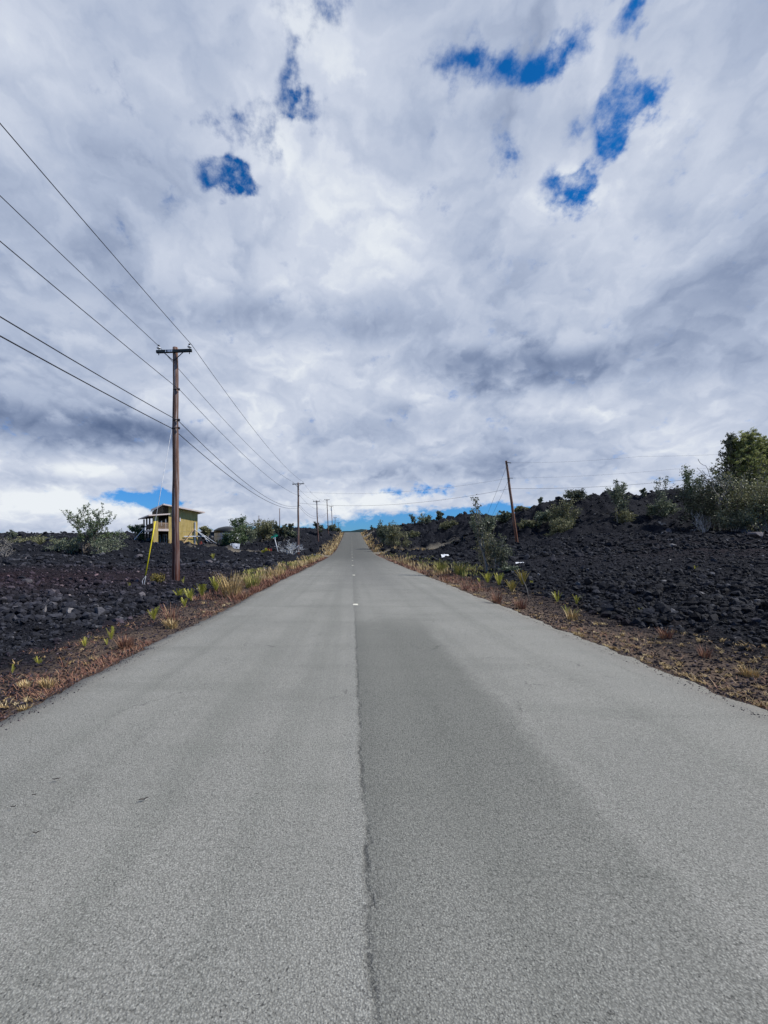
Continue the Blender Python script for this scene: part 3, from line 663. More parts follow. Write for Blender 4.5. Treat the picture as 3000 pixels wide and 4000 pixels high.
# ------------------------------------------------------------------ utility poles
def build_pole(root, H, r0, r1, arm=True, mat='pole', arm_w=1.5, arm_rise=.06, lean=(0, 0), n=14, tags=False, comm=None, mb_arm_z=None):
    rg = random.Random(int(H * 100)); pts, rs = [], []
    for i in range(25):
        t = i / 24; z = -0.5 + (H + .5) * t
        pts.append((lean[0] * max(z, 0) / H + .012 * math.sin(z * 1.7), lean[1] * max(z, 0) / H + .010 * math.sin(z * 1.1 + 2), z))
        rs.append((r0 + (r1 - r0) * t) * (1 + .03 * math.sin(z * 5.1 + rg.random())))
    MB().tube(pts, rs, n).build('pole_shaft', M[mat], root, True)
    tx, ty = lean
    if arm:
        za = mb_arm_z or H - .22; y = -(r1 + .05); hw = arm_w / 2
        A = lambda x, z=0: (tx + x, ty + y, za + z + arm_rise * x / hw * .5)
        MB().bar(A(-hw), A(hw), .10, .115).build('cross_arm', M['arm'], root, bevel=.006)
        for s in (-1, 1):
            MB().bar((tx + s * .44, ty + y - .055, za + s * .01 - .05), (tx + s * .02, ty + y - .055, za - .42), .012, .035).build('arm_brace', M['black'], root)
            c = A(s * (hw - .10))
            ins = MB().lathe((c[0], c[1], c[2] + .05), [(.012, 0), (.012, .09), (.075, .085), (.085, .10), (.075, .135), (.045, .155), (.03, .165)], 12).build('insulator', M['porc'], root, True)
            MB().lathe((c[0], c[1], c[2] + .05), [(.028, .166), (.045, .175), (.045, .195), (.028, .20), (.04, .215), (.03, .235)], 10).build('insulator_cap', M['black'], ins, True)
            MB().lathe((c[0], c[1], c[2] - .15), [(.012, 0), (.02, .02), (.012, .092)], 8).build('pin', M['black'], root)
        if tags:
            for k, (x, w) in enumerate(((-.335, .035), (-.24, .05), (-.185, .05), (-.13, .05), (-.08, .045))):
                c = A(x); MB().box(c[0] - w / 2, c[0] + w / 2, c[1] - .056, c[1] - .052, c[2] - .045, c[2] + .045).build('number_tag', M['porc' if k % 2 == 0 else 'guy'], root)
    for z in comm or ():
        t = z / H; r = r0 + (r1 - r0) * t
        MB().tube([(tx * t - r * .5, ty * t - r - .01, z), (tx * t + r + .09, ty * t - r - .01, z + .02)], [.02, .02], 8).lathe((tx * t + r + .08, ty * t - r - .01, z - .05), [(.02, 0), (.04, .02), (.04, .08), (.02, .10)], 10).build('cable_bracket', M['black'], root)
POLES = []
PY = [(686, 2272, 18.05, 1358), (1165, None, 61, 1885), (1243, None, 95, 1955), (1283, None, 136, 1950), (1299, None, 177, 1976), (1309, None, 220, 2020), (1321.5, None, 260, 2040), (1328, None, 300, 2057)]
PLAB = ['tall weathered utility pole with white insulators beside the yellow guy guard', 'brown utility pole behind the bare grey shrub by the side street',
        'utility pole on the black lava slope, the first beyond the side street', 'tallest slim pole before the crest, fourth of the row up the hill',
        'utility pole with a pale panel near its top at the crest, fifth of the row', 'small utility pole over the crest, sixth of the row', 'smaller utility pole over the crest, seventh of the row', 'farthest tiny utility pole beside the road crest']
for i, (px, py, Y, top) in enumerate(PY):
    X = (px - CX) / F * Y; zb = gz(X, Y) if Y < 200 else float(road_z(Y)); zt = EYE + (CY - top) / F * Y; H = zt - zb
    r = thing('utility_pole', (X, Y, zb), PLAB[i], 'utility pole', 'utility poles along the left roadside')
    if i == 0: build_pole(r, H, .165, .105, tags=True, comm=(8.15 - zb, 6.85 - zb, 6.5 - zb), n=20)
    else: build_pole(r, H, .17, .11, arm_w=(1.65, 1.6, 1.7, 1.6, 1.9, 2.0, 2.0)[i - 1], arm_rise=.08, comm=(H * .82, H * .69) if i < 5 else None, n=10, lean=((0, 0), (.0, 0), (-.35, 0), (-.5, 0), (-.5, 0), (0, 0), (0, 0), (0, 0))[i], mat='pole')
    if i == 4: MB().box(-.72, -.36, -.24, -.19, H - 2.1, H - .9).build('panel', M['porc'], r)
    POLES.append((X, Y, zb, H))
# leaning pole on the right-hand lot
RPX = (18.9, 48.2); rz0 = gz(*RPX); RH = EYE + (CY - 1800) / F * 48.2 - rz0
rp = thing('utility_pole', (RPX[0], RPX[1], rz0), 'reddish leaning pole without crossarm on the lava lot right of the road', 'utility pole')
build_pole(rp, RH, .17, .12, arm=False, mat='redpole', lean=(-1.25, 0), n=12)
MB().lathe((-1.25, -.14, RH - .35), [(.05, 0), (.05, .3)], 8).tube([(-1.25, -.14, RH - .2), (-.75, -.16, RH - .28)], .045, 8).build('top_insulator', M['black'], rp)
MB().tube([(-1.1, -.15, RH * .79), (-.55, -.15, RH * .79)], .035, 8).build('mid_insulator', M['black'], rp)
# thin poles far behind the bushes
for px, top, Y, lab in ((1092, 1986, 120, 'thin bare pole standing behind the open-branched tree on the left'), (1011, 2014, 125, 'short thin pole above the round olive bush')):
    X = (px - CX) / F * Y; zb = gz(X, Y); H = EYE + (CY - top) / F * Y - zb
    r = thing('utility_pole', (X, Y, zb), lab, 'utility pole', 'thin poles behind the left bushes')
    MB().tube([(0, 0, -.4), (.05, 0, H * .5), (0, 0, H)], [.13, .11, .09], 8).build('pole_shaft', M['pole'], r, True)
    MB().tube([(-.3, 0, H - .15), (.3, 0, H - .1)], .04, 6).build('pin', M['arm'], r)

# ------------------------------------------------------------------ wires
def wire(name, anchors, sags, r, label, mat='wire', cat='wire', group='overhead wires of the pole line'):
    pts = []
    for (a, b), s in zip(zip(anchors[:-1], anchors[1:]), sags):
        a, b = Vector(a), Vector(b); n = 24
        for k in range(n):
            t = k / n; p = a.lerp(b, t); p.z -= 4 * s * t * (1 - t); pts.append(p)
    pts.append(Vector(anchors[-1])); c = pts[0].copy()
    o = MB().tube([p - c for p in pts], r, 6).build(name, M[mat], None, True); o.location = c
    return tag(o, label, cat, group)
def at(i, dx, h, dy=0):
    X, Y, zb, H = POLES[i]; return (X + dx, Y + dy, zb + H + h)
def line(dx, h0, dxf=None, hf=None, back_z=0, last=7):
    a = [at(0, dx, h0)]
    for i in range(1, last + 1): a.append(at(i, (dxf if dxf is not None else dx) + (-.4 if 3 <= i <= 4 else 0), hf if hf is not None else h0))
    b = (a[0][0], -25, a[0][2] + back_z); return [b] + a
S7 = [.55, .75, .55, .7, .7, .6, .5, .5]
wire('overhead_wire', line(.68, .13), S7, .011, 'top wire on the right insulator of the near pole')
wire('overhead_wire', line(-.70, .05), S7, .011, 'top wire on the left insulator of the near pole')
X0, Y0, Z0, H0 = POLES[0]
wire('overhead_wire', line(.2, 8.15 - Z0 - H0, .25, -1.9, last=4), [.45, .8, .6, .7, .7], .011, 'single wire on the side bracket below the crossarm of the near pole')
wire('overhead_cable', line(.12, 6.85 - Z0 - H0, .25, -3.3, back_z=-.1, last=3), [.75, 1.35, .8, .8], .014, 'upper of two thick dark cables midway up the near pole')
wire('overhead_cable', line(-.1, 6.50 - Z0 - H0, .25, -3.6, back_z=-.1, last=3), [.65, 1.25, .9, .9], .016, 'lower of two thick dark cables midway up the near pole, guyed to the ground')
def RPt(h): t = h / RH; return (RPX[0] - 1.25 * t, RPX[1] - .15, rz0 + h)
p2 = at(1, -1.0, -3.0)
g2 = 'wires crossing to the leaning pole'
cz = RH - (1912 - 1803) / F * 48.2
wire('overhead_cable', [at(1, -.2, -2.95, -.2), RPt(cz), P(2700, 1872, 44), P(3250, 1840, 40)], [1.05, .3, .2], .014, 'long dark cable crossing the road to the middle of the leaning pole', group=g2)
wire('overhead_wire', [at(1, -.2, -1.3, -.2), RPt(RH * .79)], [.9], .008, 'thin wire crossing the road below the second pole top', group=g2)
wire('overhead_wire', [RPt(RH - .25), P(2500, 1783, 43), P(3300, 1742, 36)], [.2, .2], .006, 'thin wire from the top of the leaning pole towards the big trees', group=g2)
wire('overhead_wire', [RPt(RH * .79), P(2640, 1832, 42), P(3300, 1790, 36)], [.2, .2], .006, 'thin wire from mid leaning pole across the big trees', group=g2)
gA = (15.6, 47, gz(15.6, 47)); gB = (15.9, 46, gz(15.9, 46))
wire('stay_wire', [RPt(RH - .5), (15.0, 52, gz(15.0, 52) - .1)], [0], .012, 'left thin stay wire of the leaning pole', group='stays of the leaning pole')
wire('stay_wire', [RPt(RH * .78), (15.6, 52, gz(15.6, 52) - .1)], [0], .012, 'right thin stay wire of the leaning pole', group='stays of the leaning pole')
# guy of the near pole with yellow guard
an = Vector((-8.0, 16.25, gz(-8.0, 16.25))); tp = Vector((X0 - .1, Y0 - .12, 6.55))
gr = thing('guy_wire', an, 'pale guy wire with long yellow plastic guard beside the near pole', 'guy wire')
d = tp - an; L = d.length; d0 = d.normalized()
MB().tube([d0 * .25, d * .5 + Vector((0, 0, -.03)), d], .010, 6).build('strand', M['guy'], gr, True)
MB().tube([d0 * .42, d0 * (.30 * L), d0 * (.385 * L)], [.024, .024, .020], 8).build('guard', M['yellow'], gr, True)
loop = MB()
for s in (-1, 1): loop.tube([(0, 0, -.25), (s * .035, 0, .10), (s * .05, 0, .22), tuple(d0 * .34 + Vector((s * .022, 0, 0))), tuple(d0 * .46)], .012, 6)
loop.build('anchor_eye', M['guy'], gr, True)

# ------------------------------------------------------------------ half-built house
def build_house():
    C0 = Vector((-31.9, 68.0, 1.35)); th = math.atan2(.559, .829)
    h = thing('house', C0, 'unfinished two-storey house of ochre plywood with open corner porch', 'house', None, th)
    z0 = -.3; F2 = 2.62            # floor of the upper storey, above the house base
    A, B = 6.92, 10.9               # wall length along the front, depth
    def top(a): return 6.85 - (a - 1.37) * .155      # underside of the sloped roof
    t = .14
    w = MB().slab([(2.30, 0, z0), (A, 0, z0), (A, 0, top(A) - .05), (2.30, 0, top(2.3) - .05)], (0, t, 0)).build('front_wall', M['osb'], h)
    MB().box(2.33, A - .02, -.012, -.003, F2 - .02, F2 + .04).build('belt_strip', M['seam'], w)
    sm = MB()
    for a in (3.5, 4.72, 5.94): sm.box(a - .015, a + .015, -.010, -.003, z0 + .4, top(a) - .3)
    sm.build('panel_seam', M['seam'], w)
    MB().slab([(A, t, z0), (A, B, z0), (A, B, top(A) - .05), (A, t, top(A) - .05)], (-t, 0, 0)).build('side_wall', M['osb'], h)
    MB().slab([(2.30, B, z0), (A - t, B, z0), (A - t, B, top(A) - .07), (2.30, B, top(2.3) - .07)], (0, -t, 0)).build('back_wall', M['osb'], h)
    MB().slab([(2.30, t + .002, z0), (2.30, B - t, z0), (2.30, B - t, top(2.3) - .09), (2.30, t + .002, top(2.3) - .09)], (t, 0, 0)).build('inner_wall', M['dkwood'], h)
    # corner panel and posts of the porch
    MB().box(0, .72, 0, .16, z0, 5.05).build('corner_wall', M['osb'], h)
    MB().box(0, .16, .162, .9, z0, 5.05).build('corner_wall', M['dkwood'], h)
    for b in (4.2, 7.4, B - .3): MB().box(.0, .22, b, b + .25, z0, 5.0).build('post', M['dkwood'], h)
    MB().box(.03, 2.28, .12, B, F2, F2 + .14).build('upper_floor', M['dkwood'], h)
    MB().box(.722, 2.298, .0, .10, F2 - .02, F2 + .33).build('balcony_fascia', M['fascia'], h)
    MB().box(-.04, .0, 1.0, B, F2 - .02, F2 + .30).build('balcony_fascia', M['fascia'], h)
    rl = MB().box(.73, 2.29, .03, .09, F2 + 1.25, F2 + 1.33).box(.73, 2.29, .03, .09, F2 + .40, F2 + .46)
    for k in range(13): a = .80 + k * .118; rl.box(a - .022, a + .022, .04, .08, F2 + .46, F2 + 1.25)
    rl.build('balcony_railing', M['timber'], h)
    MB().box(.02, .07, 1.0, 4.19, F2 + .38, F2 + 1.25).build('rail_panel', M['dkwood'], h)
    MB().box(.02, .07, 4.46, 7.38, F2 + .38, F2 + 1.25).build('rail_panel', M['dkwood'], h)
    # roofs
    r = MB().slab([(1.37, -.85, 6.98), (7.85, -.85, 5.95), (7.85, B + .5, 5.95), (1.37, B + .5, 6.98)], (0, 0, -.16)).build('roof', M['roofm'], h)
    MB().slab([(1.345, -.90, 7.0), (7.9, -.90, 5.96), (7.9, -.90, 5.74), (1.345, -.90, 6.78)], (0, .045, 0)).build('rake_board', M['fascia'], r)
    MB().slab([(1.32, -.9, 7.0), (1.32, B + .5, 6.7), (1.32, B + .5, 6.5), (1.32, -.9, 6.78)], (.045, 0, 0)).build('eave_board', M['fascia'], r)
    p = MB().slab([(-.75, -.55, 5.10), (2.28, -.55, 5.46), (2.28, B + .3, 5.46), (-.75, B + .3, 5.10)], (0, 0, -.12)).build('porch_roof', M['roofm'], h)
    MB().slab([(-.78, -.595, 5.12), (2.45, -.595, 5.49), (2.45, -.595, 5.29), (-.78, -.595, 4.92)], (0, .042, 0)).build('porch_fascia', M['fascia'], p)
    MB().slab([(-.79, -.59, 5.12), (-.79, B + .3, 5.12), (-.79, B + .3, 4.92), (-.79, -.59, 4.92)], (.038, 0, 0)).build('porch_fascia', M['fascia'], p)
    MB().slab([(1.5, .02, 5.50), (2.29, .02, 5.50), (2.29, .02, top(2.3) - .1), (1.5, .02, top(1.5) - .06)], (0, .1, 0)).build('gable_wall', M['dkwood'], h)
    MB().slab([(1.5, .12, 5.50), (1.5, B, 5.50), (1.5, B, 6.5), (1.5, .12, 6.75)], (.1, 0, 0)).build('clerestory_wall', M['dkwood'], h)
    # doors and windows seen in the porch and on the front
    for b0, b1, za, zb in ((1.4, 2.3, .05, 2.1), (3.3, 4.9, .7, 2.1), (1.6, 2.6, F2 + .2, F2 + 2.1), (5.4, 6.6, F2 + 1.0, F2 + 2.0)):
        f = MB().box(2.25, 2.296, b0, b1, za, zb).build('window', M['white'], h)
        MB().box(2.235, 2.248, b0 + .09, b1 - .09, za + .09, zb - .09).build('pane', M['glass'], f)
    f = MB().box(4.0, 4.16, -.05, -.004, F2 + 1.62, F2 + 2.3).build('vent_frame', M['fascia'], h)
    MB().box(4.03, 4.13, -.062, -.052, F2 + 1.66, F2 + 2.26).build('vent', M['white'], f)
    # back wall of the recess, seen through the opening
    MB().box(.75, 2.24, 6.0, 6.1, z0, F2 - .03).build('recess_wall', M['dkwood'], h)
    f = MB().box(1.25, 2.1, 5.95, 5.995, .1, 2.1).build('door', M['white'], h); MB().box(1.33, 2.02, 5.935, 5.948, .3, 2.0).build('pane', M['glass'], f)
    return C0, th
HC, HTH = build_house()
def hp(a, b, z): return HC + Vector((a * math.cos(HTH) - b * math.sin(HTH), a * math.sin(HTH) + b * math.cos(HTH), z))
def plank(name, p, q, w, t_, mat, label, cat, group=None):
    p, q = Vector(p), Vector(q); o = MB().bar((0, 0, 0), q - p, w, t_).build(name, M[mat], None, bevel=.004); o.location = p
    return tag(o, label, cat, group)
gB = 'timber braces at the house'
plank('brace_board', hp(6.45, -.12, -.1), hp(6.45, -.12, 4.25), .16, .08, 'white', 'upright white board against the right end of the house wall', 'brace', gB)
plank('brace_board', hp(6.35, -.22, 3.0), hp(9.3, -2.0, .2), .16, .08, 'white', 'lower of two long white diagonal boards propping the house wall', 'brace', gB)
plank('brace_board', hp(7.0, -.45, 2.55), hp(10.2, -1.6, .25), .16, .08, 'white', 'upper of two long white diagonal boards right of the house', 'brace', gB)
plank('brace_board', hp(4.65, -.16, 1.75), hp(8.15, -.5, 1.85), .05, .17, 'white', 'level white board crossing the house corner', 'brace', gB)
plank('brace_board', hp(8.0, -.4, 1.7), hp(8.5, -1.2, .2), .12, .06, 'white', 'short steep white board under the level board', 'brace', gB)
plank('brace_board', hp(6.3, -.2, 3.05), hp(3.95, -1.9, .1), .12, .06, 'timber', 'tan diagonal prop against the front wall', 'brace', gB)
plank('brace_board', hp(2.45, -.3, -.1), hp(2.45, -.12, 1.3), .12, .05, 'timber', 'short upright tan board left on the front wall', 'brace', gB)
plank('brace_board', hp(-.2, 5.2, 3.7), hp(-3.2, 4.2, .0), .18, .06, 'tank', 'grey diagonal prop on the shaded porch side', 'brace', gB)
rg = random.Random(4)
for i in range(13):
    a = 3.0 + rg.uniform(-.2, 2.4); b = -1.5 + rg.uniform(-1.2, .3); ang = rg.uniform(-.5, .8); Lb = rg.uniform(1.4, 2.6)
    c = hp(a, b, 0); z = gz(c.x, c.y); zz = z + .10 + .055 * (i % 6)
    dv = Vector((math.cos(ang), math.sin(ang), rg.uniform(-.08, .22))) * Lb
    plank('lumber_plank', (c.x - dv.x / 2, c.y - dv.y / 2, zz), (c.x + dv.x / 2, c.y + dv.y / 2, zz + dv.z), .14, .05, 'timber', 'raw plank in the loose heap before the house front wall', 'plank', 'planks heaped before the house')
def sawhorse():
    c = hp(7.35, -.6, 0); z = gz(c.x, c.y)
    r = thing('trestle', (c.x, c.y, z), 'red A-shaped trestle between the white boards right of the house', 'trestle', None, HTH)
    MB().bar((-.05, -.35, 1.35), (-.05, .35, 1.35), .12, .10).build('beam', M['redp'], r)
    for s in (-1, 1):
        for y in (-.3, .3): MB().bar((-.05 + s * .03, y, 1.32), (-.05 + s * .32, y, -.05), .06, .05).build('leg', M['redp'], r)
    MB().bar((-.24, -.3, .45), (.14, -.3, .45), .05, .05).build('rail', M['redp'], r)
sawhorse()
# water tank, other buildings
def tank():
    Y = 80; X = (889 - CX) / F * Y; z = gz(X, Y) - .1; zt = EYE + (CY - 2080) / F * Y
    r = thing('water_tank', (X, Y, z), 'round pale grey water tank with black domed cover behind bushes', 'water tank')
    R_ = 2.42; H = zt - z; n = 40
    MB().tube([(0, 0, -.3), (0, 0, H)], R_, n).build('tank_wall', M['tank'], r)
    b = MB()
    for zz in (.35 * H, .7 * H): b.tube([(0, 0, zz), (0, 0, zz + .05)], R_ + .02, n)
    b.build('hoop', M['steel'], r)
    prof = [(R_ + .06, H - .10), (R_ + .10, H + .1), (R_ + .05, H + .42), (R_ * .7, H + .85), (R_ * .3, H + 1.1), (.05, H + 1.18)]
    MB().lathe((0, 0, 0), prof, n).build('cover', M['tarp'], r, True)
tank()
def shed():
    Y = 100; X = (815 - CX) / F * Y; z = gz(X, Y); zr = EYE + (CY - 2072) / F * Y - z
    r = thing('house', (X, Y, z), 'low grey-roofed house far behind, between plywood house and tank', 'house')
    MB().box(-3.5, 3.8, 0, 6, -.5, zr - .45).build('wall', M['greypaint'], r)
    MB().slab([(-4.2, -.9, zr - .42), (4.4, -.9, zr - .42), (4.4, 3, zr), (-4.2, 3, zr)], (0, 0, .10)).slab([(-4.2, 3.0, zr), (4.4, 3.0, zr), (4.4, 6.9, zr - .42), (-4.2, 6.9, zr - .42)], (0, 0, .10)).build('roof', M['greyroof'], r)
    MB().box(2.0, 3.3, -.08, -.01, zr - 2.0, zr - .75).build('window', M['blue'], r)
shed()
def white_house():
    Y = 116; X = (1727 - CX) / F * Y; z = gz(X, Y); zt = EYE + (CY - 2036) / F * Y - z
    r = thing('house', (X, Y, z), 'white house corner showing between the pine-like tree and the lava peak', 'house')
    MB().box(-1.4, 2.2, 0, 5, -.5, zt - .1).build('wall', M['white'], r)
    MB().slab([(-1.7, -.3, zt - .1), (2.5, -.3, zt + .35), (2.5, 5.3, zt + .35), (-1.7, 5.3, zt - .1)], (0, 0, .10)).build('roof', M['roofm'], r)
white_house()

# ------------------------------------------------------------------ street sign and roadside junk
def street_sign():
    Y = 57; X = (1089 - CX) / F * Y; z = gz(X, Y); zt = EYE + (CY - 2093) / F * Y; H = zt - z
    r = thing('street_sign', (X, Y, z), 'green street name sign on a leaning white post by the side street', 'street sign')
    lx = -.55
    MB().tube([(0, 0, -.3), (lx, 0, H - .35)], .045, 8).build('post', M['white'], r, True)
    MB().box(lx - .12, lx + .12, -.06, .06, H - .40, H - .2).build('bracket', M['white'], r, bevel=.01)
    MB().slab([(lx - .42, -.25, H - .34), (lx + .36, .2, H - .05), (lx + .36, .2, H + .18), (lx - .42, -.25, H - .11)], (.01, -.02, 0)).build('name_blade', M['green_sign'], r)
    MB().slab([(lx - .25, .3, H - .02), (lx + .28, -.3, H + .10), (lx + .28, -.3, H + .33), (lx - .25, .3, H + .21)], (.01, .02, 0)).build('name_blade', M['green_sign'], r)
street_sign()
def sheet(px, py, Y, w, h, mat, label, cat, seed, name='debris_sheet', tilt=.5):
    X = (px - CX) / F * Y; z = gz(X, Y); zc = EYE + (CY - py) / F * Y; rg = np.random.default_rng(seed)
    n = 9; gx, gy = np.meshgrid(np.linspace(-1, 1, n), np.linspace(0, 1, n)); gx, gy = gx.ravel(), gy.ravel()
    amp = .22 * h; zz = gy * h * math.sin(tilt) + amp * (fbm(gx * 1.6 + seed, gy * 2.5, 3, seed) - .5)
    x = gx * w / 2 * (1 - .25 * gy * rg.random()); y = gy * h * math.cos(tilt) + amp * (fbm(gx * 2 - seed, gy * 2, 3, seed + 3) - .5)
    idx = np.arange(n * n).reshape(n, n); q = np.stack([idx[:-1, :-1], idx[:-1, 1:], idx[1:, 1:], idx[1:, :-1]], -1).reshape(-1, 4)
    o = np_mesh(name, np.stack([x, y, zz], 1), q, M[mat]); o.location = (X, Y, max(z - .05, zc - .6)); so_ = o.modifiers.new('thick', 'SOLIDIFY'); so_.thickness = .03
    tag(o, label, cat)
sheet(915, 2140, 64, 1.5, .95, 'tank', 'crumpled pale sheet lying on the rubble below the water tank', 'debris', 3, tilt=1.0)
sheet(952, 2158, 62, 1.3, .45, 'tank', 'flat pale board lying on the rubble left of the flowers', 'debris', 8, 'debris_board', .9)
sheet(1077, 2173, 58.5, .95, .8, 'dullred', 'dull red tilted sheet beside the street sign', 'debris', 5, tilt=.7)
sheet(1742, 2182, 37, .70, .55, 'white', 'white crumpled plastic sheet on the black lava right of the road', 'debris', 12, tilt=.5)
sheet(2034, 2203, 24, .55, .2, 'white', 'small bent white scrap on the lava beyond the sapling', 'debris', 14, 'debris_scrap', .4)
sheet(455, 2333, 12.2, .09, .07, 'white', 'tiny white scrap on the left cinder flat', 'debris', 15, 'debris_scrap', .5)
def red_pile():
    X, Y = (1052 - CX) / F * 59, 59; z = gz(X, Y)
    mb = MB(); rg = random.Random(3)
    for k in range(9): a = rg.uniform(0, 6.28); mb.bar((.12 * math.cos(a), .1 * math.sin(a), .0), (.28 * math.cos(a + .4), .2 * math.sin(a + .4), rg.uniform(.5, 1.15)), .16, .05)
    o = mb.build('flower_bundle', M['redcloth']); o.location = (X, Y, z); tag(o, 'bright red flower bundle at the side street corner', 'flowers')
    o = MB().lathe((0, 0, 0), [(.10, 0), (.16, .08), (.17, .25), (.10, .36)], 12).build('blue_bucket', M['bluep'], None, True); X2 = (1063 - CX) / F * 60; o.location = (X2, 60, gz(X2, 60) + .35); tag(o, 'small pale blue pail by the red flowers', 'pail')
    o.location.z = gz(X2, 60)
red_pile()

# ------------------------------------------------------------------ plants
def leaves_mesh(name, C, size, tint, mat, parent, rg, slim=.55, up=.0, fold=True):
    n = len(C); u = rg.normal(size=(n, 3)); u[:, 2] += up; u /= np.linalg.norm(u, axis=1, keepdims=True)
    w = rg.normal(size=(n, 3)); v = np.cross(u, w); v /= np.linalg.norm(v, axis=1, keepdims=True) + 1e-9
    s = size * rg.uniform(.6, 1.3, n); u *= s[:, None]; v *= (s * slim)[:, None]
    V = np.stack([C - u, C + v - u * .1, C + u, C - v - u * .1], 1).reshape(-1, 3)
    q = np.arange(n * 4).reshape(-1, 4)
    return np_mesh(name, V, q, mat, parent, False, {'tint': np.repeat(np.clip(tint, 0, 1), 4)})
def grow(rg, style):
    """unit-size skeleton: branches [(pts, radii)] and leaf seats"""
    B, seats = [], []
    def go(p, d, L, r, depth, maxd, spread, trop, kids, leafy):
        n = 5; pts = [p.copy()]; rs = [r]
        for i in range(n):
            d = d + rg.normal(0, .16, 3) + np.array([0, 0, trop]); d /= np.linalg.norm(d)
            p = p + d * L / n; pts.append(p.copy()); rs.append(max(r * (1 - .62 * (i + 1) / n), .0035))
            if depth >= leafy and i >= 1: seats.append((p.copy(), depth))
        B.append((pts, rs))
        if depth < maxd:
            for k in range(kids[depth]):
                t = rg.uniform(.35, 1.0) if k else 1.0
                j = int(t * n); q = pts[j]; nd = d + rg.normal(0, spread, 3); nd[2] = nd[2] * .6 + .15; nd /= np.linalg.norm(nd)
                go(q, nd, L * rg.uniform(.5, .78), rs[j] * .72, depth + 1, maxd, spread, trop, kids, leafy)
        else: seats.append((p.copy(), depth))
    z = np.zeros(3)
    if style == 'tree': go(z, np.array([.05, 0, 1.]), .42, .030, 0, 3, .75, .10, [4, 3, 3, 0], 2)
    elif style == 'open':
        for k in range(3): a = rg.uniform(0, 6.3); go(z, np.array([.4 * math.cos(a), .4 * math.sin(a), 1.]), .40, .020, 0, 3, .60, .13, [4, 4, 3, 0], 2)
    elif style == 'sapling': go(z, np.array([.0, 0, 1.]), .62, .018, 0, 2, .42, .22, [5, 3, 0], 1)
    elif style == 'shrub':
        for k in range(8): a = rg.uniform(0, 6.3); s = rg.uniform(.1, .9); go(z + np.array([.12 * math.cos(a), .12 * math.sin(a), 0]), np.array([s * math.cos(a), s * math.sin(a), 1.]), .5, .014, 0, 2, .75, .05, [4, 3, 0], 0)
    elif style == 'dead':
        for k in range(7): a = rg.uniform(0, 6.3); s = rg.uniform(.2, 1.1); go(z, np.array([s * math.cos(a), s * math.sin(a), .9]), .5, .013, 0, 3, .7, .02, [3, 3, 2, 0], 9)
    elif style == 'bare': go(z, np.array([.0, 0, 1.]), .5, .03, 0, 3, .7, .08, [4, 3, 2, 0], 9)
    elif style == 'cone':
        pts = [np.array([.01 * math.sin(i), .01 * math.cos(i * 2), i / 12]) for i in range(13)]; B.append((pts, [.028 * (1 - .9 * i / 12) + .002 for i in range(13)]))
        for i in range(70):
            t = .10 + .88 * (i / 70) ** .85; a = i * 2.4 + rg.normal(0, .3); L = (.40 * (1 - t) ** .8 + .04) * rg.uniform(.35, 1.3)
            q = np.array([0, 0, t]); d = np.array([math.cos(a), math.sin(a), .9]); d /= np.linalg.norm(d); bp = [q]
            for s in range(4): d = d + rg.normal(0, .1, 3); d /= np.linalg.norm(d); q = q + d * L / 4; bp.append(q.copy()); seats.append((q.copy(), 2)); seats.append((q + rg.normal(0, .02, 3), 2))
            B.append((bp, [.007, .006, .005, .004, .003]))
    return B, seats
def tubes_mesh(name, B, scale, mat, parent, n=5, thick=1.0):
    Vs, Fs, base = [], [], 0; ang = np.arange(n) * 2 * np.pi / n; ca, sa = np.cos(ang), np.sin(ang)
    for pts, rs in B:
        p = np.array(pts) * scale; d = np.gradient(p, axis=0); d /= np.linalg.norm(d, axis=1, keepdims=True) + 1e-9
        ref = np.where(np.abs(d[:, 2:3]) > .9, np.array([[1., 0, 0]]), np.array([[0, 0, 1.]]))
        a = np.cross(d, ref); a /= np.linalg.norm(a, axis=1, keepdims=True) + 1e-9; b = np.cross(a, d)
        r = np.array(rs) * scale[2] * thick
        ring = p[:, None] + (a[:, None] * ca[None, :, None] + b[:, None] * sa[None, :, None]) * r[:, None, None]
        m = len(p); idx = np.arange(m * n).reshape(m, n) + base
        nx = np.roll(idx, -1, 1); Fs.append(np.stack([idx[:-1], nx[:-1], nx[1:], idx[1:]], -1).reshape(-1, 4)); Vs.append(ring.reshape(-1, 3)); base += m * n
    return np_mesh(name, np.concatenate(Vs), np.concatenate(Fs), mat, parent, True)
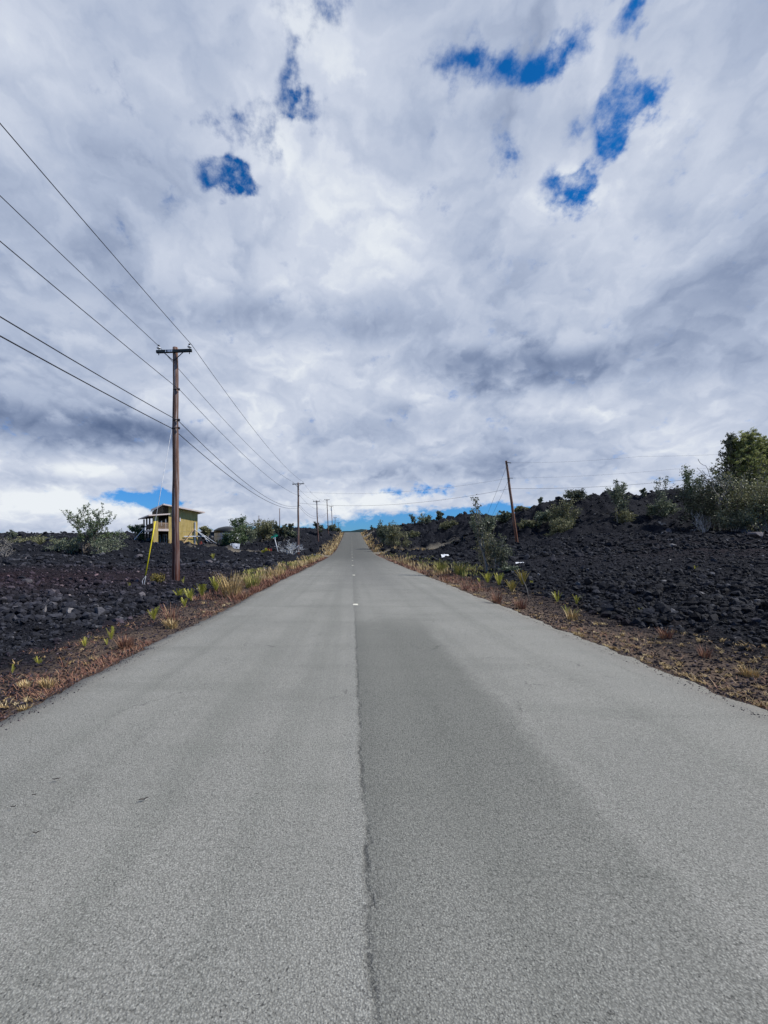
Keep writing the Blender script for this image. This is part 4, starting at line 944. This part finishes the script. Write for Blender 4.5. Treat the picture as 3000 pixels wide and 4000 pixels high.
def plant(name, label, cat, px, Y, top, wpx, style, leaf, per=7, lsize=None, seed=1, group=None, bark='bark', lean=0.0, sigma=.05, thick=1.0, dens=1.0, slim=.55, depth=None, sink=.0, up=0.0):
    """one plant whose foot stands at column px, Y metres ahead, topping out at photo row top"""
    X = (px - CX) / F * Y; z = gz(X, Y) - sink; H = max(EYE + (CY - top) / F * Y - z, .3); Wd = wpx / F * Y
    rg = np.random.default_rng(seed); B, seats = grow(rg, style)
    S = np.array([s[0] for s in seats]) if seats else np.concatenate([np.array(b[0]) for b in B])
    zmax = max(np.concatenate([np.array(b[0]) for b in B])[:, 2].max(), .2); lim = np.percentile(np.abs(np.concatenate([np.array(b[0]) for b in B])[:, :2]), 97)
    sc = np.array([Wd / 2 / max(lim, .05), (depth or Wd) / 2 / max(lim, .05), H / zmax * .97])
    if lean:
        sh = lambda p: np.array([p[0] + lean * H / sc[0] * (p[2] / zmax) ** 1.3, p[1], p[2]])
        B = [([sh(p) for p in b], r) for b, r in B]; S = np.array([sh(p) for p in S])
    root = thing(name, (X, Y, z), label, cat, group)
    tubes_mesh('trunk' if style in ('tree', 'sapling', 'cone', 'bare', 'open') else 'stems', B, sc, M[bark], root, 5 if Y > 30 else 6, thick)
    if leaf:
        keep = rg.random(len(S)) < dens; S = S[keep]; n = len(S); per = max(1, int(round(per * (.62 if style == 'shrub' else 1.7 if style == 'sapling' and group == gm else .95)))); lsz = 1.0
        C = np.repeat(S * sc, per, 0); sg = sigma * (.35 * H + .65 * Wd)
        C = C + rg.normal(0, 1, C.shape) * np.array([sg, sg, sg * .8]); C[:, 2] = np.maximum(C[:, 2], .03)
        cl = np.repeat(rg.normal(0, .16, n), per); tint = .42 + cl + rg.normal(0, .14, n * per)
        ls = lsize or max(.045, .0024 * Y)
        leaves_mesh('crown' if style not in ('shrub',) else 'foliage', C, ls, tint, M[leaf], root, rg, slim, up)
    return root
gl = 'shrubs on the left lava field'; gr_ = 'shrubs on the right lava field'; gm = 'plants on the right mound'; gt = 'big trees and shrubs at the right border'
PL = [
 # left field
 ('ohia_tree', 'largest open-crowned tree on the left lava, clear of the house', 'tree', 325, 40, 1962, 180, 'open', 'green', 6, .075, 11, None, 'darkbark', 0, .018, .8, .8),
 ('shrub', 'dense green bush at the left foot of the large open-crowned tree', 'bush', 262, 40.5, 2088, 120, 'shrub', 'ohia', 5, .08, 12, gl, 'twig', 0, .05),
 ('shrub', 'spreading bush at the right foot of the large open-crowned tree', 'bush', 400, 40, 2088, 130, 'shrub', 'ohia', 5, .08, 13, gl, 'twig', .12, .05),
 ('shrub', 'yellowish low scrub clump below the small lava hump far left', 'bush', 120, 50, 2092, 110, 'shrub', 'olive', 8, .09, 14, gl, 'twig', 0, .06),
 ('shrub', 'pale low scrub clump between the yellowish scrub and the large tree', 'bush', 195, 51, 2105, 100, 'shrub', 'olive', 7, .09, 15, gl, 'twig', 0, .06),
 ('bare_shrub', 'grey twiggy shrub cut by the left picture edge', 'bush', 18, 36, 2075, 120, 'dead', 'olive', 1, .05, 16, gl, 'twig', 0, .04),
 ('sapling', 'thin sapling above the far left scrub', 'tree', 66, 58, 2070, 40, 'sapling', 'ohia', 6, .10, 17, gl, 'twig', 0, .05),
 ('shrub', 'round green tree at the left side of the plywood house', 'tree', 527, 76, 2050, 55, 'tree', 'green', 12, .14, 18, gl, 'twig', 0, .07),
 ('sapling', 'sparse little sapling on the skyline left of the round green tree', 'tree', 480, 82, 2090, 40, 'sapling', 'ohia', 4, .12, 19, gl, 'twig', 0, .04),
 ('shrub', 'olive bush peeping between the white braces and the water tank', 'bush', 812, 88, 2056, 40, 'tree', 'olive', 10, .16, 20, gl, 'twig', 0, .07),
 ('ohia_tree', 'upright tree with dark leafy top in front of the water tank', 'tree', 930, 66, 2016, 62, 'tree', 'green', 12, .13, 21, gl, 'bark', -.12, .07),
 ('shrub', 'light green feathery bush before the tank wall', 'bush', 893, 68, 2078, 50, 'shrub', 'green', 6, .13, 22, gl, 'twig', 0, .05),
 ('shrub', 'grey-green bush between the upright tree and the round olive bush', 'bush', 972, 74, 2036, 70, 'shrub', 'ohia', 9, .13, 23, gl, 'twig', 0, .06),
 ('shrub', 'big round olive bush on the rubble mound left of the sign', 'bush', 1032, 80, 2030, 95, 'shrub', 'olive', 12, .15, 24, gl, 'twig', 0, .07),
 ('ohia_tree', 'open-branched tree with leaf tufts behind the street sign', 'tree', 1105, 76, 2036, 60, 'open', 'dark', 5, .17, 25, gl, 'darkbark', 0, .02),
 ('shrub', 'low grey-green bush right of the open-branched tree', 'bush', 1145, 84, 2070, 50, 'shrub', 'ohia', 7, .15, 26, gl, 'twig', 0, .06),
 ('bare_shrub', 'bare pale grey shrub spreading left of the second pole', 'bush', 1142, 60, 2105, 105, 'dead', None, 1, .05, 27, gl, 'guy', 0, .04, 2.4),
 ('ohia_tree', 'small tree on the skyline right behind the third pole', 'tree', 1243, 112, 2040, 42, 'tree', 'dark', 8, .2, 28, gl, 'darkbark', 0, .05),
 ('shrub', 'bush at the left foot of the crest poles', 'bush', 1296, 165, 2048, 28, 'shrub', 'ohia', 8, .26, 29, gl, 'twig', 0, .06),
 ('shrub', 'olive bush beside the crest just left of the road', 'bush', 1316, 178, 2062, 24, 'shrub', 'olive', 8, .26, 30, gl, 'twig', 0, .06),
 ('shrub', 'small wild shrub left of the pole base behind the guy anchor', 'bush', 618, 17.0, 2238, 42, 'shrub', 'drygreen', 2, .035, 31, gl, 'twig', 0, .04),
 ('shrub', 'yellow-green leafy garden bush left of the red flower bundle', 'bush', 1036, 59.5, 2142, 34, 'shrub', 'fern', 9, .11, 32, gl, 'twig', 0, .06),
 # right field
 ('shrub', 'grey-green shrub pair with the tall dark shoot, first right of the road crest', 'bush', 1506, 86, 2032, 55, 'shrub', 'ohia', 8, .15, 40, gr_, 'bark', 0, .05),
 ('shrub', 'tall pale-stemmed bush at the right side street', 'bush', 1548, 78, 2036, 75, 'shrub', 'olive', 8, .14, 41, gr_, 'bark', 0, .055),
 ('sapling', 'tiny thin tree near the road crest on the right', 'tree', 1452, 150, 2052, 12, 'sapling', 'dark', 4, .2, 42, gr_, 'twig', 0, .05),
 ('sapling', 'slim tufted sapling alone on the skyline right of the road', 'tree', 1612, 118, 2010, 22, 'sapling', 'dark', 6, .18, 43, gr_, 'darkbark', -.06, .06),
 ('shrub', 'grey bush on the skyline between slim sapling and pine-like tree', 'bush', 1662, 102, 2006, 62, 'shrub', 'ohia', 5, .15, 44, gr_, 'bark', 0, .045),
 ('pine_tree', 'dark pine-like small tree before the white house corner', 'tree', 1719, 110, 1997, 42, 'tree', 'dark', 12, .17, 45, gr_, 'darkbark', 0, .06),
 ('shrub', 'dark low bush left of the pine-like tree', 'bush', 1692, 111, 2032, 30, 'shrub', 'dark', 7, .17, 46, gr_, 'darkbark', 0, .06),
 ('shrub', 'round dry grey bush on the slope under the white house corner', 'bush', 1750, 88, 2032, 66, 'shrub', 'olive', 9, .14, 47, gr_, 'twig', 0, .05),
 ('shrub', 'small yellow-green bush alone on the black slope', 'bush', 1612, 88, 2072, 40, 'shrub', 'olive', 9, .13, 48, gr_, 'twig', 0, .06),
 ('ohia_tree', 'tall lanky sapling by the right roadside, leaves only at its leaning top', 'tree', 1902, 21.2, 1938, 70, 'sapling', 'dark', 9, .06, 49, gr_, 'bark', -.20, .045, 1.5, .8),
 ('shrub', 'leafy bush wrapped round the foot of the lanky sapling', 'bush', 1905, 21.8, 2050, 90, 'shrub', 'olive', 5, .05, 50, gr_, 'bark', 0, .05, 1.0, .7),
 ('shrub', 'dark leafy bush right of the lanky sapling', 'bush', 1940, 21, 2080, 80, 'shrub', 'dark', 6, .05, 51, gr_, 'bark', .06, .05, 1.0, .8),
 ('shrub', 'pale-twigged low shrub between yellow ferns and the bent stick', 'bush', 1985, 19.5, 2215, 62, 'shrub', 'ohia', 4, .04, 52, gr_, 'bark', 0, .05),
 ('shrub', 'tall grey-green bush directly behind the lanky sapling', 'bush', 1890, 66, 1998, 80, 'shrub', 'ohia', 8, .13, 53, gr_, 'bark', 0, .05),
 ('shrub', 'sparse grey bush between lanky sapling and leaning pole', 'bush', 1935, 78, 2005, 50, 'shrub', 'ohia', 5, .14, 54, gr_, 'twig', 0, .045),
 ('ohia_tree', 'rounded tree just left of the leaning pole', 'tree', 1984, 70, 1994, 55, 'open', 'ohia', 7, .13, 55, gr_, 'darkbark', 0, .04),
 ('ohia_tree', 'bushy tree just right behind the leaning pole', 'tree', 2028, 72, 1980, 56, 'open', 'olive', 9, .13, 56, gr_, 'bark', 0, .05),
 ('shrub', 'dry yellowish bush right of the leaning pole foot', 'bush', 2066, 53, 2030, 62, 'shrub', 'olive', 8, .10, 57, gr_, 'twig', 0, .05),
 ('sapling', 'slim sapling rising from the left flank of the mound', 'tree', 2112, 58, 1945, 30, 'sapling', 'ohia', 5, .11, 58, gm, 'twig', 0, .05),
 ('shrub', 'grey bush at the foot of the slim flank sapling', 'bush', 2128, 54, 1992, 66, 'shrub', 'ohia', 8, .10, 59, gm, 'twig', 0, .05),
 ('shrub', 'tall yellowish bush climbing the left end of the mound', 'bush', 2205, 51, 1945, 90, 'shrub', 'olive', 10, .10, 60, gm, 'bark', .05, .055),
 ('shrub', 'lowest yellowish bush at the mound foot left end', 'bush', 2188, 49.5, 2022, 80, 'shrub', 'olive', 9, .10, 61, gm, 'twig', 0, .06),
 ('shrub', 'dark green bush topping the mound left end', 'bush', 2262, 57, 1912, 90, 'shrub', 'dark', 7, .11, 62, gm, 'twig', 0, .06),
 ('sapling', 'left of two leafy saplings before the mound middle', 'tree', 2412, 50, 1870, 55, 'sapling', 'ohia', 8, .10, 63, gm, 'bark', -.02, .05),
 ('sapling', 'right of two leafy saplings before the mound middle', 'tree', 2436, 50.5, 1888, 50, 'sapling', 'ohia', 8, .10, 64, gm, 'bark', .02, .05),
 ('shrub', 'small bush under the two leafy saplings', 'bush', 2432, 49.5, 1985, 65, 'shrub', 'olive', 6, .09, 65, gm, 'twig', 0, .05),
 ('sapling', 'little wisp of a sapling on the mound skyline', 'tree', 2505, 57, 1908, 32, 'sapling', 'ohia', 4, .10, 66, gm, 'twig', 0, .04),
 ('sapling', 'thin sapling with a bare spike top on the mound', 'tree', 2584, 50, 1858, 46, 'sapling', 'ohia', 5, .09, 67, gm, 'bark', 0, .05),
 ('shrub', 'grey-green bush at the foot of the spike-topped sapling', 'bush', 2584, 49.5, 1948, 76, 'shrub', 'ohia', 9, .09, 68, gm, 'twig', 0, .05),
 ('ohia_tree', 'leafy column-shaped tree on the right end of the mound', 'tree', 2688, 50, 1815, 46, 'sapling', 'green', 14, .10, 69, gm, 'bark', 0, .06),
 # right border mass
 ('pine_tree', 'tallest feathery yellow-green tree on the right, highest spire of all', 'tree', 2925, 43, 1672, 135, 'cone', 'feather', 26, .15, 80, gt, 'bark', 0, .016, 1.0, .9, .18),
 ('pine_tree', 'second feathery tree, its spire just right of the highest one', 'tree', 2972, 43.5, 1700, 125, 'cone', 'feather', 26, .15, 91, gt, 'bark', 0, .016, 1.0, .9, .18),
 ('pine_tree', 'lower feathery tree filling the gap left of the highest spire', 'tree', 2890, 43.5, 1712, 125, 'cone', 'feather', 22, .12, 92, gt, 'bark', 0, .016, 1.0, .9, .35),
 ('pine_tree', 'dark narrow conifer standing leftmost of the tall spires', 'tree', 2856, 44, 1688, 95, 'cone', 'dark', 18, .11, 81, gt, 'bark', 0, .016, 1.0, .9, .35),
 ('pine_tree', 'feathery tree leaving the picture at the right edge', 'tree', 3015, 43, 1725, 100, 'cone', 'feather', 24, .15, 82, gt, 'bark', 0, .016, 1.0, .9, .18),
 ('bare_tree', 'leafless crooked tree before the dark conifer', 'tree', 2818, 40, 1778, 150, 'bare', None, 1, .05, 83, gt, 'twig', -.10, .04, .9),
 ('shrub', 'dark leafy shrub at the left end of the right border trees', 'bush', 2748, 43, 1856, 120, 'shrub', 'dark', 11, .10, 84, gt, 'darkbark', 0, .06),
 ('shrub', 'dark shrub below the leafless crooked tree', 'bush', 2812, 40, 1815, 150, 'shrub', 'dark', 12, .10, 85, gt, 'darkbark', 0, .06),
 ('shrub', 'large sunlit leafy shrub under the feathery tree', 'bush', 2915, 38, 1835, 190, 'shrub', 'olive', 13, .10, 86, gt, 'bark', 0, .06),
 ('shrub', 'twiggy leafy shrub at the right picture edge', 'bush', 2990, 37, 1865, 150, 'shrub', 'olive', 10, .095, 87, gt, 'bark', 0, .06),
 ('shrub', 'pale-stemmed low shrub in front of the right border trees', 'bush', 2868, 36.5, 1990, 110, 'shrub', 'dark', 8, .08, 88, gt, 'bark', 0, .06),
 ('bare_shrub', 'bluish-grey dead fern mass in the shade under the border shrubs', 'bush', 2750, 41, 1985, 75, 'dead', None, 1, .05, 89, gt, 'tank', 0, .04, .8),
 ('bare_shrub', 'small bluish-grey dead clump at the mound foot below the spiked sapling', 'bush', 2585, 46, 2030, 40, 'dead', None, 1, .05, 90, gt, 'tank', 0, .04, .8),
]
for a in PL:
    k = list(a); kw = {}
    names = ['name', 'label', 'cat', 'px', 'Y', 'top', 'wpx', 'style', 'leaf', 'per', 'lsize', 'seed', 'group', 'bark', 'lean', 'sigma', 'thick', 'dens', 'slim']
    plant(**dict(zip(names, k)))

# ------------------------------------------------------------------ ferns, grass
def blades(base, H, rg, width=.012, bend=.35, seg=3, spread=.5, dirs=None):
    """base (n,3), H (n,) -> vertices, quads; each blade a bent strip"""
    n = len(base); a = rg.uniform(0, 2 * np.pi, n) if dirs is None else dirs
    lean = np.stack([np.cos(a), np.sin(a), np.zeros(n)], 1); t0 = rg.uniform(.05, 1, n)[:, None] * spread
    side = np.stack([-np.sin(a), np.cos(a), np.zeros(n)], 1); ts = np.linspace(0, 1, seg + 1); V = []
    b = rg.uniform(.3, 1.2, n)[:, None] * bend
    for t in ts:
        c = base + H[:, None] * (lean * (t0 * t + b * t * t) + np.array([0, 0, 1.]) * (t - .35 * b * t * t))
        w = (np.atleast_1d(width) * (1 - t) ** .6 + .001)
        w = np.broadcast_to(w, (n,))[:, None]
        V += [c - side * w, c + side * w]
    V = np.stack(V, 1); m = 2 * (seg + 1)
    q = np.array([[2 * i, 2 * i + 1, 2 * i + 3, 2 * i + 2] for i in range(seg)])
    Fq = (q[None] + (np.arange(n) * m)[:, None, None]).reshape(-1, 4)
    return V.reshape(-1, 3), Fq, m
def tuft(name, label, cat, px, py, hpx, wpx, n, mat, seed, group=None, Y=None, width=.012, bend=.3, spread=.45):
    rg = np.random.default_rng(seed); Y = Y or Yof(py, .02)
    X = (px - CX) / F * Y; z = gz(X, Y); H = hpx / F * Y; R_ = wpx / F * Y / 2
    r = np.sqrt(rg.random(n)) * R_ * .55; a = rg.uniform(0, 2 * np.pi, n)
    base = np.stack([r * np.cos(a), r * np.sin(a), np.full(n, -.02)], 1)
    V, Fq, m = blades(base, H * rg.uniform(.5, 1.05, n), rg, np.full(n, width), bend, 3, spread, a + rg.normal(0, .6, n))
    o = np_mesh(name, V, Fq, M[mat], None, False, {'tint': np.repeat(np.clip(rg.normal(.5, .22, n), 0, 1), m)}); o.location = (X, Y, z)
    return tag(o, label, cat, group)
def fern(label, px, py, hpx, seed, n=9, mat='fern', group='yellow-green sword ferns on the lava', Y=None):
    rg = np.random.default_rng(seed); Y = Y or Yof(py, .03); X = (px - CX) / F * Y; z = gz(X, Y); H = hpx / F * Y
    Vs, Fs, T_, base = [], [], [], 0
    for k in range(int(n * 1.8)):
        a = rg.uniform(0, 6.28); t0 = rg.uniform(.0, .38); h = H * rg.uniform(.55, 1.05); bb = rg.uniform(.05, .3)
        r0 = rg.uniform(0, (.10 if n > 7 else .012)) * H; o0 = np.array([r0 * math.cos(a), r0 * math.sin(a), -.02]); l = np.array([math.cos(a), math.sin(a), 0]); sd = np.array([-math.sin(a), math.cos(a), 0])
        seg = 9; tv = rg.normal(.55, .18); c = [o0 + h * (l * (t0 * t + bb * t * t) + np.array([0, 0, t - .3 * bb * t * t])) for t in np.linspace(0, 1, seg + 1)]
        for i in range(1, seg + 1):               # leaflets both sides
            ln = h * .072 * math.sin(math.pi * min(1, .25 + .75 * (1 - i / seg) + .05)) + .002
            up = (c[i] - c[i - 1]); w = np.linalg.norm(up) * .75; up = up / (np.linalg.norm(up) + 1e-9)
            for s in (-1, 1):
                tip = c[i] + sd * s * ln + up * ln * .5
                Vs += [c[i] - up * w * .5, c[i] + up * w * .4, tip + up * w * .2, tip - up * w * .2]; Fs.append([base, base + 1, base + 2, base + 3]); base += 4; T_ += [tv + rg.normal(0, .08)] * 4
    o = np_mesh('fern', np.array(Vs), np.array(Fs), M[mat], None, False, {'tint': np.clip(np.array(T_), 0, 1)}); o.location = (X, Y, z)
    tag(o, label, 'fern', group)
FERNS = [('flat spreading lime fern on the near left rubble', 152, 2570, 38, 10), ('single lime frond at the far left edge', 46, 2612, 42, 3), ('lime fern clump nearest the left centre of the rubble', 331, 2515, 45, 8),
 ('taller lime fern behind another on the left rubble', 434, 2478, 55, 9), ('small lime fern just below the taller left one', 418, 2502, 32, 6), ('bushy yellow-green fern between pole and left verge', 600, 2408, 55, 16),
 ('tiny pale fern right of the big pole base', 716, 2278, 30, 4), ('tiny fern on the cinder left of the guy anchor', 505, 2292, 20, 6),
 ('light green fern on the rubble below the timber heap', 832, 2172, 24, 12), ('leftmost green fern of the strip right of the pole', 700, 2330, 52, 14), ('second green fern in the strip right of the pole', 742, 2335, 55, 13), ('third green fern in the strip right of the pole', 790, 2322, 58, 13), ('green fern touching the tall straw clump', 845, 2305, 62, 14), ('low green fern below the strip near the verge', 722, 2362, 40, 10),
 ('small bright fern left of the right-hand fern row', 1872, 2275, 22, 7), ('wide yellow fern under the lanky sapling', 1905, 2278, 48, 18), ('bright lime fern right of the wide yellow one', 1950, 2288, 52, 13), ('dry golden fern left of the bent stick', 2000, 2310, 52, 16), ('tallest golden-green fern beside the bent stick', 2042, 2300, 66, 18), ('pale little fern right of the bent stick', 2078, 2302, 26, 5),
 ('lime fern in the dark gravel right of the verge, first past the stick', 2178, 2352, 45, 8), ('slim upright lime fern at the edge of the dark lot', 2252, 2366, 48, 6), ('lime fern beside straw on the right verge', 2215, 2388, 40, 6), ('small lime fern nearest the right verge straw', 2246, 2400, 34, 6), ('lone lime shoot out on the dark gravel', 2500, 2398, 28, 3), ('lone tiny lime shoot far out on the right lot', 2714, 2290, 22, 3)]
for i, (lab, px, py, hp_, n) in enumerate(FERNS):
    fern(lab, px, py, hp_ * .95, 200 + i, n, 'drygreen' if 'golden' in lab else 'fern', Y=40 if 'timber' in lab else None)
gg = 'grass clumps on the road verges'
TUFTS = [('tall golden straw clump on the left verge, biggest of all', 905, 2322, 105, 110, 240, 'straw', .010), ('golden straw clump just right of the biggest one', 985, 2290, 62, 80, 160, 'yellowgrass', .011), ('thin straw clump left of the biggest one below the ferns', 672, 2425, 90, 60, 60, 'redstraw', .006),
 ('pale low straw tussock at the near left verge', 185, 2662, 45, 75, 120, 'straw', .005), ('small straw tussock left of the pale low one', 98, 2665, 40, 50, 80, 'straw', .005), ('straw tussock on the left verge below the thin clump', 668, 2440, 45, 75, 130, 'straw', .006), ('reddish straw tuft half way along the left verge', 490, 2515, 60, 80, 120, 'redstraw', .006),
 ('tiny straw tussock at the road edge near left', 95, 2745, 30, 50, 80, 'straw', .004), ('dry grey stalk tuft on the near left rubble', 250, 2585, 62, 26, 14, 'redstraw', .004),
 ('reddish grass tuft on the right verge before the sapling', 1942, 2350, 60, 50, 90, 'redstraw', .007), ('pinkish straw tuft on the right verge past the stick', 2035, 2368, 50, 60, 100, 'redstraw', .006), ('golden straw tussock at the right picture edge', 2930, 2625, 50, 80, 130, 'straw', .005), ('straw tuft between two lime ferns on the right verge', 2235, 2410, 55, 60, 90, 'straw', .006),
 ('reddish spiky tuft on the right shoulder', 2755, 2555, 55, 60, 70, 'redstraw', .004), ('pinkish tuft on the right shoulder left of the spiky one', 2600, 2490, 50, 60, 90, 'redstraw', .005), ('yellow-green tall grass clump before the lanky sapling', 1795, 2248, 62, 60, 150, 'yellowgrass', .011), ('second yellow-green grass clump beside the black gravel right', 1720, 2235, 52, 60, 150, 'yellowgrass', .011)]
for i, (lab, px, py, h_, w_, n, mt, wd) in enumerate(TUFTS): tuft('grass_clump', lab, 'grass', px, py, h_, w_, n, mt, 400 + i, gg, width=wd)
def fallen_leaf(px, py, wpx, label, seed):
    rg = np.random.default_rng(seed); Y = Yof(py, .02); X = (px - CX) / F * Y; L = wpx * .62 / F * Y
    t = np.linspace(-1, 1, 9); w = .22 * (1 - t ** 2) ** .7 + .01; a = rg.uniform(.2, .5)
    rows = np.stack([np.stack([t * L / 2, s_ * w * L / 2, .006 + .004 * np.abs(s_) + .004 * t ** 2 + .002 * np.sin(t * 5 + seed)], 1) for s_ in (-1, 0, 1)], 1)
    idx = np.arange(27).reshape(9, 3); q = np.stack([idx[:-1, :-1], idx[:-1, 1:], idx[1:, 1:], idx[1:, :-1]], -1).reshape(-1, 4)
    o = np_mesh('dead_leaf', rows.reshape(-1, 3), q, M['darkleaf']); o.location = (X, Y, float(road_z(Y)) + .012 + .006); o.rotation_euler = (0, 0, a)
    so_ = o.modifiers.new('thick', 'SOLIDIFY'); so_.thickness = .002
    tag(o, label, 'leaf', 'dead leaves lying on the road')
for a in ((220, 3046, 44, 'blackish dead leaf farthest up the left lane', 1), (133, 3108, 24, 'small dark leaf below the farthest one on the left lane', 2), (52, 3155, 30, 'dark leaf nearest the left picture edge on the asphalt', 3), (560, 3126, 52, 'long brown-grey leaf in the middle of the left lane', 4), (142, 3257, 34, 'faded brown leaf lowest on the left lane', 5)):
    fallen_leaf(*a)
def bent_stick():
    Y = Yof(2340, .05); X = (2068 - CX) / F * Y; z = gz(X, Y); k = Y / F
    o = MB().tube([(0, 0, -.03), (-8 * k, 0, 45 * k), (-14 * k, .02, 65 * k), (-28 * k, 0, 92 * k), (-32 * k, 0, 112 * k)], [.012, .011, .010, .008, .006], 6).build('dead_stick', M['bark'], None, True)
    o.location = (X, Y, z); tag(o, 'thin bent pale stick standing right of the golden ferns', 'stick')
bent_stick()
def verge():
    rg = np.random.default_rng(9)
    def field(name, N, side, y0, y1, e0, e1, h0, h1, w, mat, label, tmu, spread, bend, power=1.0, clump=.5, wscale=.0009, seed=1):
        u = rg.random(N * 3); Y = 1 / (1 / y0 + u * (1 / y1 - 1 / y0)) if power else y0 + u * (y1 - y0)
        e = e0 + (e1 - e0) * rg.random(len(Y)) ** 1.4
        X = np.where(side < 0, RL - e, RR + e)
        keep = (fbm(X * 1.6, Y * 1.6 / (1 + Y * .02), 3, seed) > clump) & (side_road_mask(X, Y) < .25)
        X, Y, e = X[keep][:N], Y[keep][:N], e[keep][:N]; n = len(X)
        H = (h0 + (h1 - h0) * rg.random(n) ** 1.5) * (1 - .5 * (e - e0) / (e1 - e0)); Z = land_z(X, Y) - .01
        V, Fq, m = blades(np.stack([X, Y, Z], 1), H, rg, np.maximum(w, wscale * Y), bend, 3, spread)
        tint = np.clip(tmu + rg.normal(0, .18, n) + (fbm(X * .8, Y * .8, 2, 6) - .5) * .7, 0, 1)
        return V, Fq, np.repeat(tint, m)
    def join(name, parts, mat, label):
        V, Fc, t, b = [], [], [], 0
        for v, f, tt in parts: V.append(v); Fc.append(f + b); t.append(tt); b += len(v)
        o = np_mesh(name, np.concatenate(V), np.concatenate(Fc), M[mat], None, False, {'tint': np.concatenate(t)}); o['kind'] = 'stuff'; o['label'] = label
    join('dry_grass_litter', [field('', 9000, -1, 2.8, 40, .02, 1.5, .02, .09, .0022, '', '', .38, 1.9, .5, 1, .42, .00055, 51),
                              field('', 5000, -1, 12, 170, .02, 1.6, .06, .30, .004, '', '', .42, .9, .4, 1, .40, .0006, 52),
                              field('', 3000, 1, 2.6, 24, .05, 2.2, .02, .08, .0022, '', '', .72, 1.9, .5, 1, .50, .00055, 53),
                              field('', 3500, 1, 14, 170, .05, 1.6, .05, .26, .004, '', '', .45, .9, .4, 1, .42, .0006, 54)], 'redstraw', 'reddish-brown dry grass and litter along both road edges')
    join('dry_grass', [field('', 2500, -1, 19, 60, .55, 2.3, .18, .55, .006, '', '', .55, .35, .3, 1, .44, .0006, 61),
                       field('', 2600, -1, 64, 180, .2, 2.6, .3, .9, .012, '', '', .55, .35, .3, 1, .40, .0006, 62),
                       field('', 1700, 1, 22, 66, .5, 3.0, .12, .50, .006, '', '', .52, .35, .3, 1, .45, .0006, 63),
                       field('', 2600, 1, 76, 180, .1, 2.4, .2, .7, .012, '', '', .52, .35, .3, 1, .42, .0006, 64),
                       field('', 1400, 1, 66, 69.5, .5, 15, .15, .55, .012, '', '', .5, .35, .3, 0, .40, .0006, 65)], 'straw', 'golden dry grass standing on the verges')
    join('green_grass', [field('', 1800, -1, 20, 60, 1.0, 2.9, .15, .40, .008, '', '', .45, .35, .3, 1, .54, .0007, 71),
                         field('', 1000, 1, 20, 66, 1.5, 3.6, .12, .42, .008, '', '', .45, .35, .3, 1, .55, .0007, 72)], 'yellowgrass', 'yellow-green grass mixed in the verges')
    # low tan cushions of dry turf on the right shoulder and pale ones at left
    N = 700; Y = 1 / (1 / 2.7 + rg.random(N) * (1 / 22 - 1 / 2.7)); e = .08 + 1.9 * rg.random(N) ** 1.7; X = RR + e
    Nl = 130; Yl = 1 / (1 / 2.9 + rg.random(Nl) * (1 / 20 - 1 / 2.9)); X = np.concatenate([X, RL - .05 - 1.2 * rg.random(Nl) ** 1.5]); Y = np.concatenate([Y, Yl])
    k = fbm(X * 1.3, Y * 1.3, 3, 95) > .47; X, Y = X[k], Y[k]
    per = 26; n = len(X); R_ = rg.uniform(.012, .045, n) * (1 + Y * .03); bx = np.repeat(X, per) + rg.normal(0, 1, n * per) * np.repeat(R_, per) * .5; by = np.repeat(Y, per) + rg.normal(0, 1, n * per) * np.repeat(R_, per) * .5
    H = np.repeat(R_, per) * rg.uniform(.4, 1.3, n * per)
    V, Fq, m = blades(np.stack([bx, by, land_z(bx, by) - .005], 1), H, rg, np.maximum(.0022, .0005 * by), .5, 2, 1.2)
    o = np_mesh('dry_turf', V, Fq, M['straw'], None, False, {'tint': np.repeat(np.clip(np.repeat(rg.normal(.42, .2, n), per) + rg.normal(0, .1, n * per), 0, 1), m)}); o['kind'] = 'stuff'; o['label'] = 'low tan cushions of dry turf on the gravel shoulders'
verge()
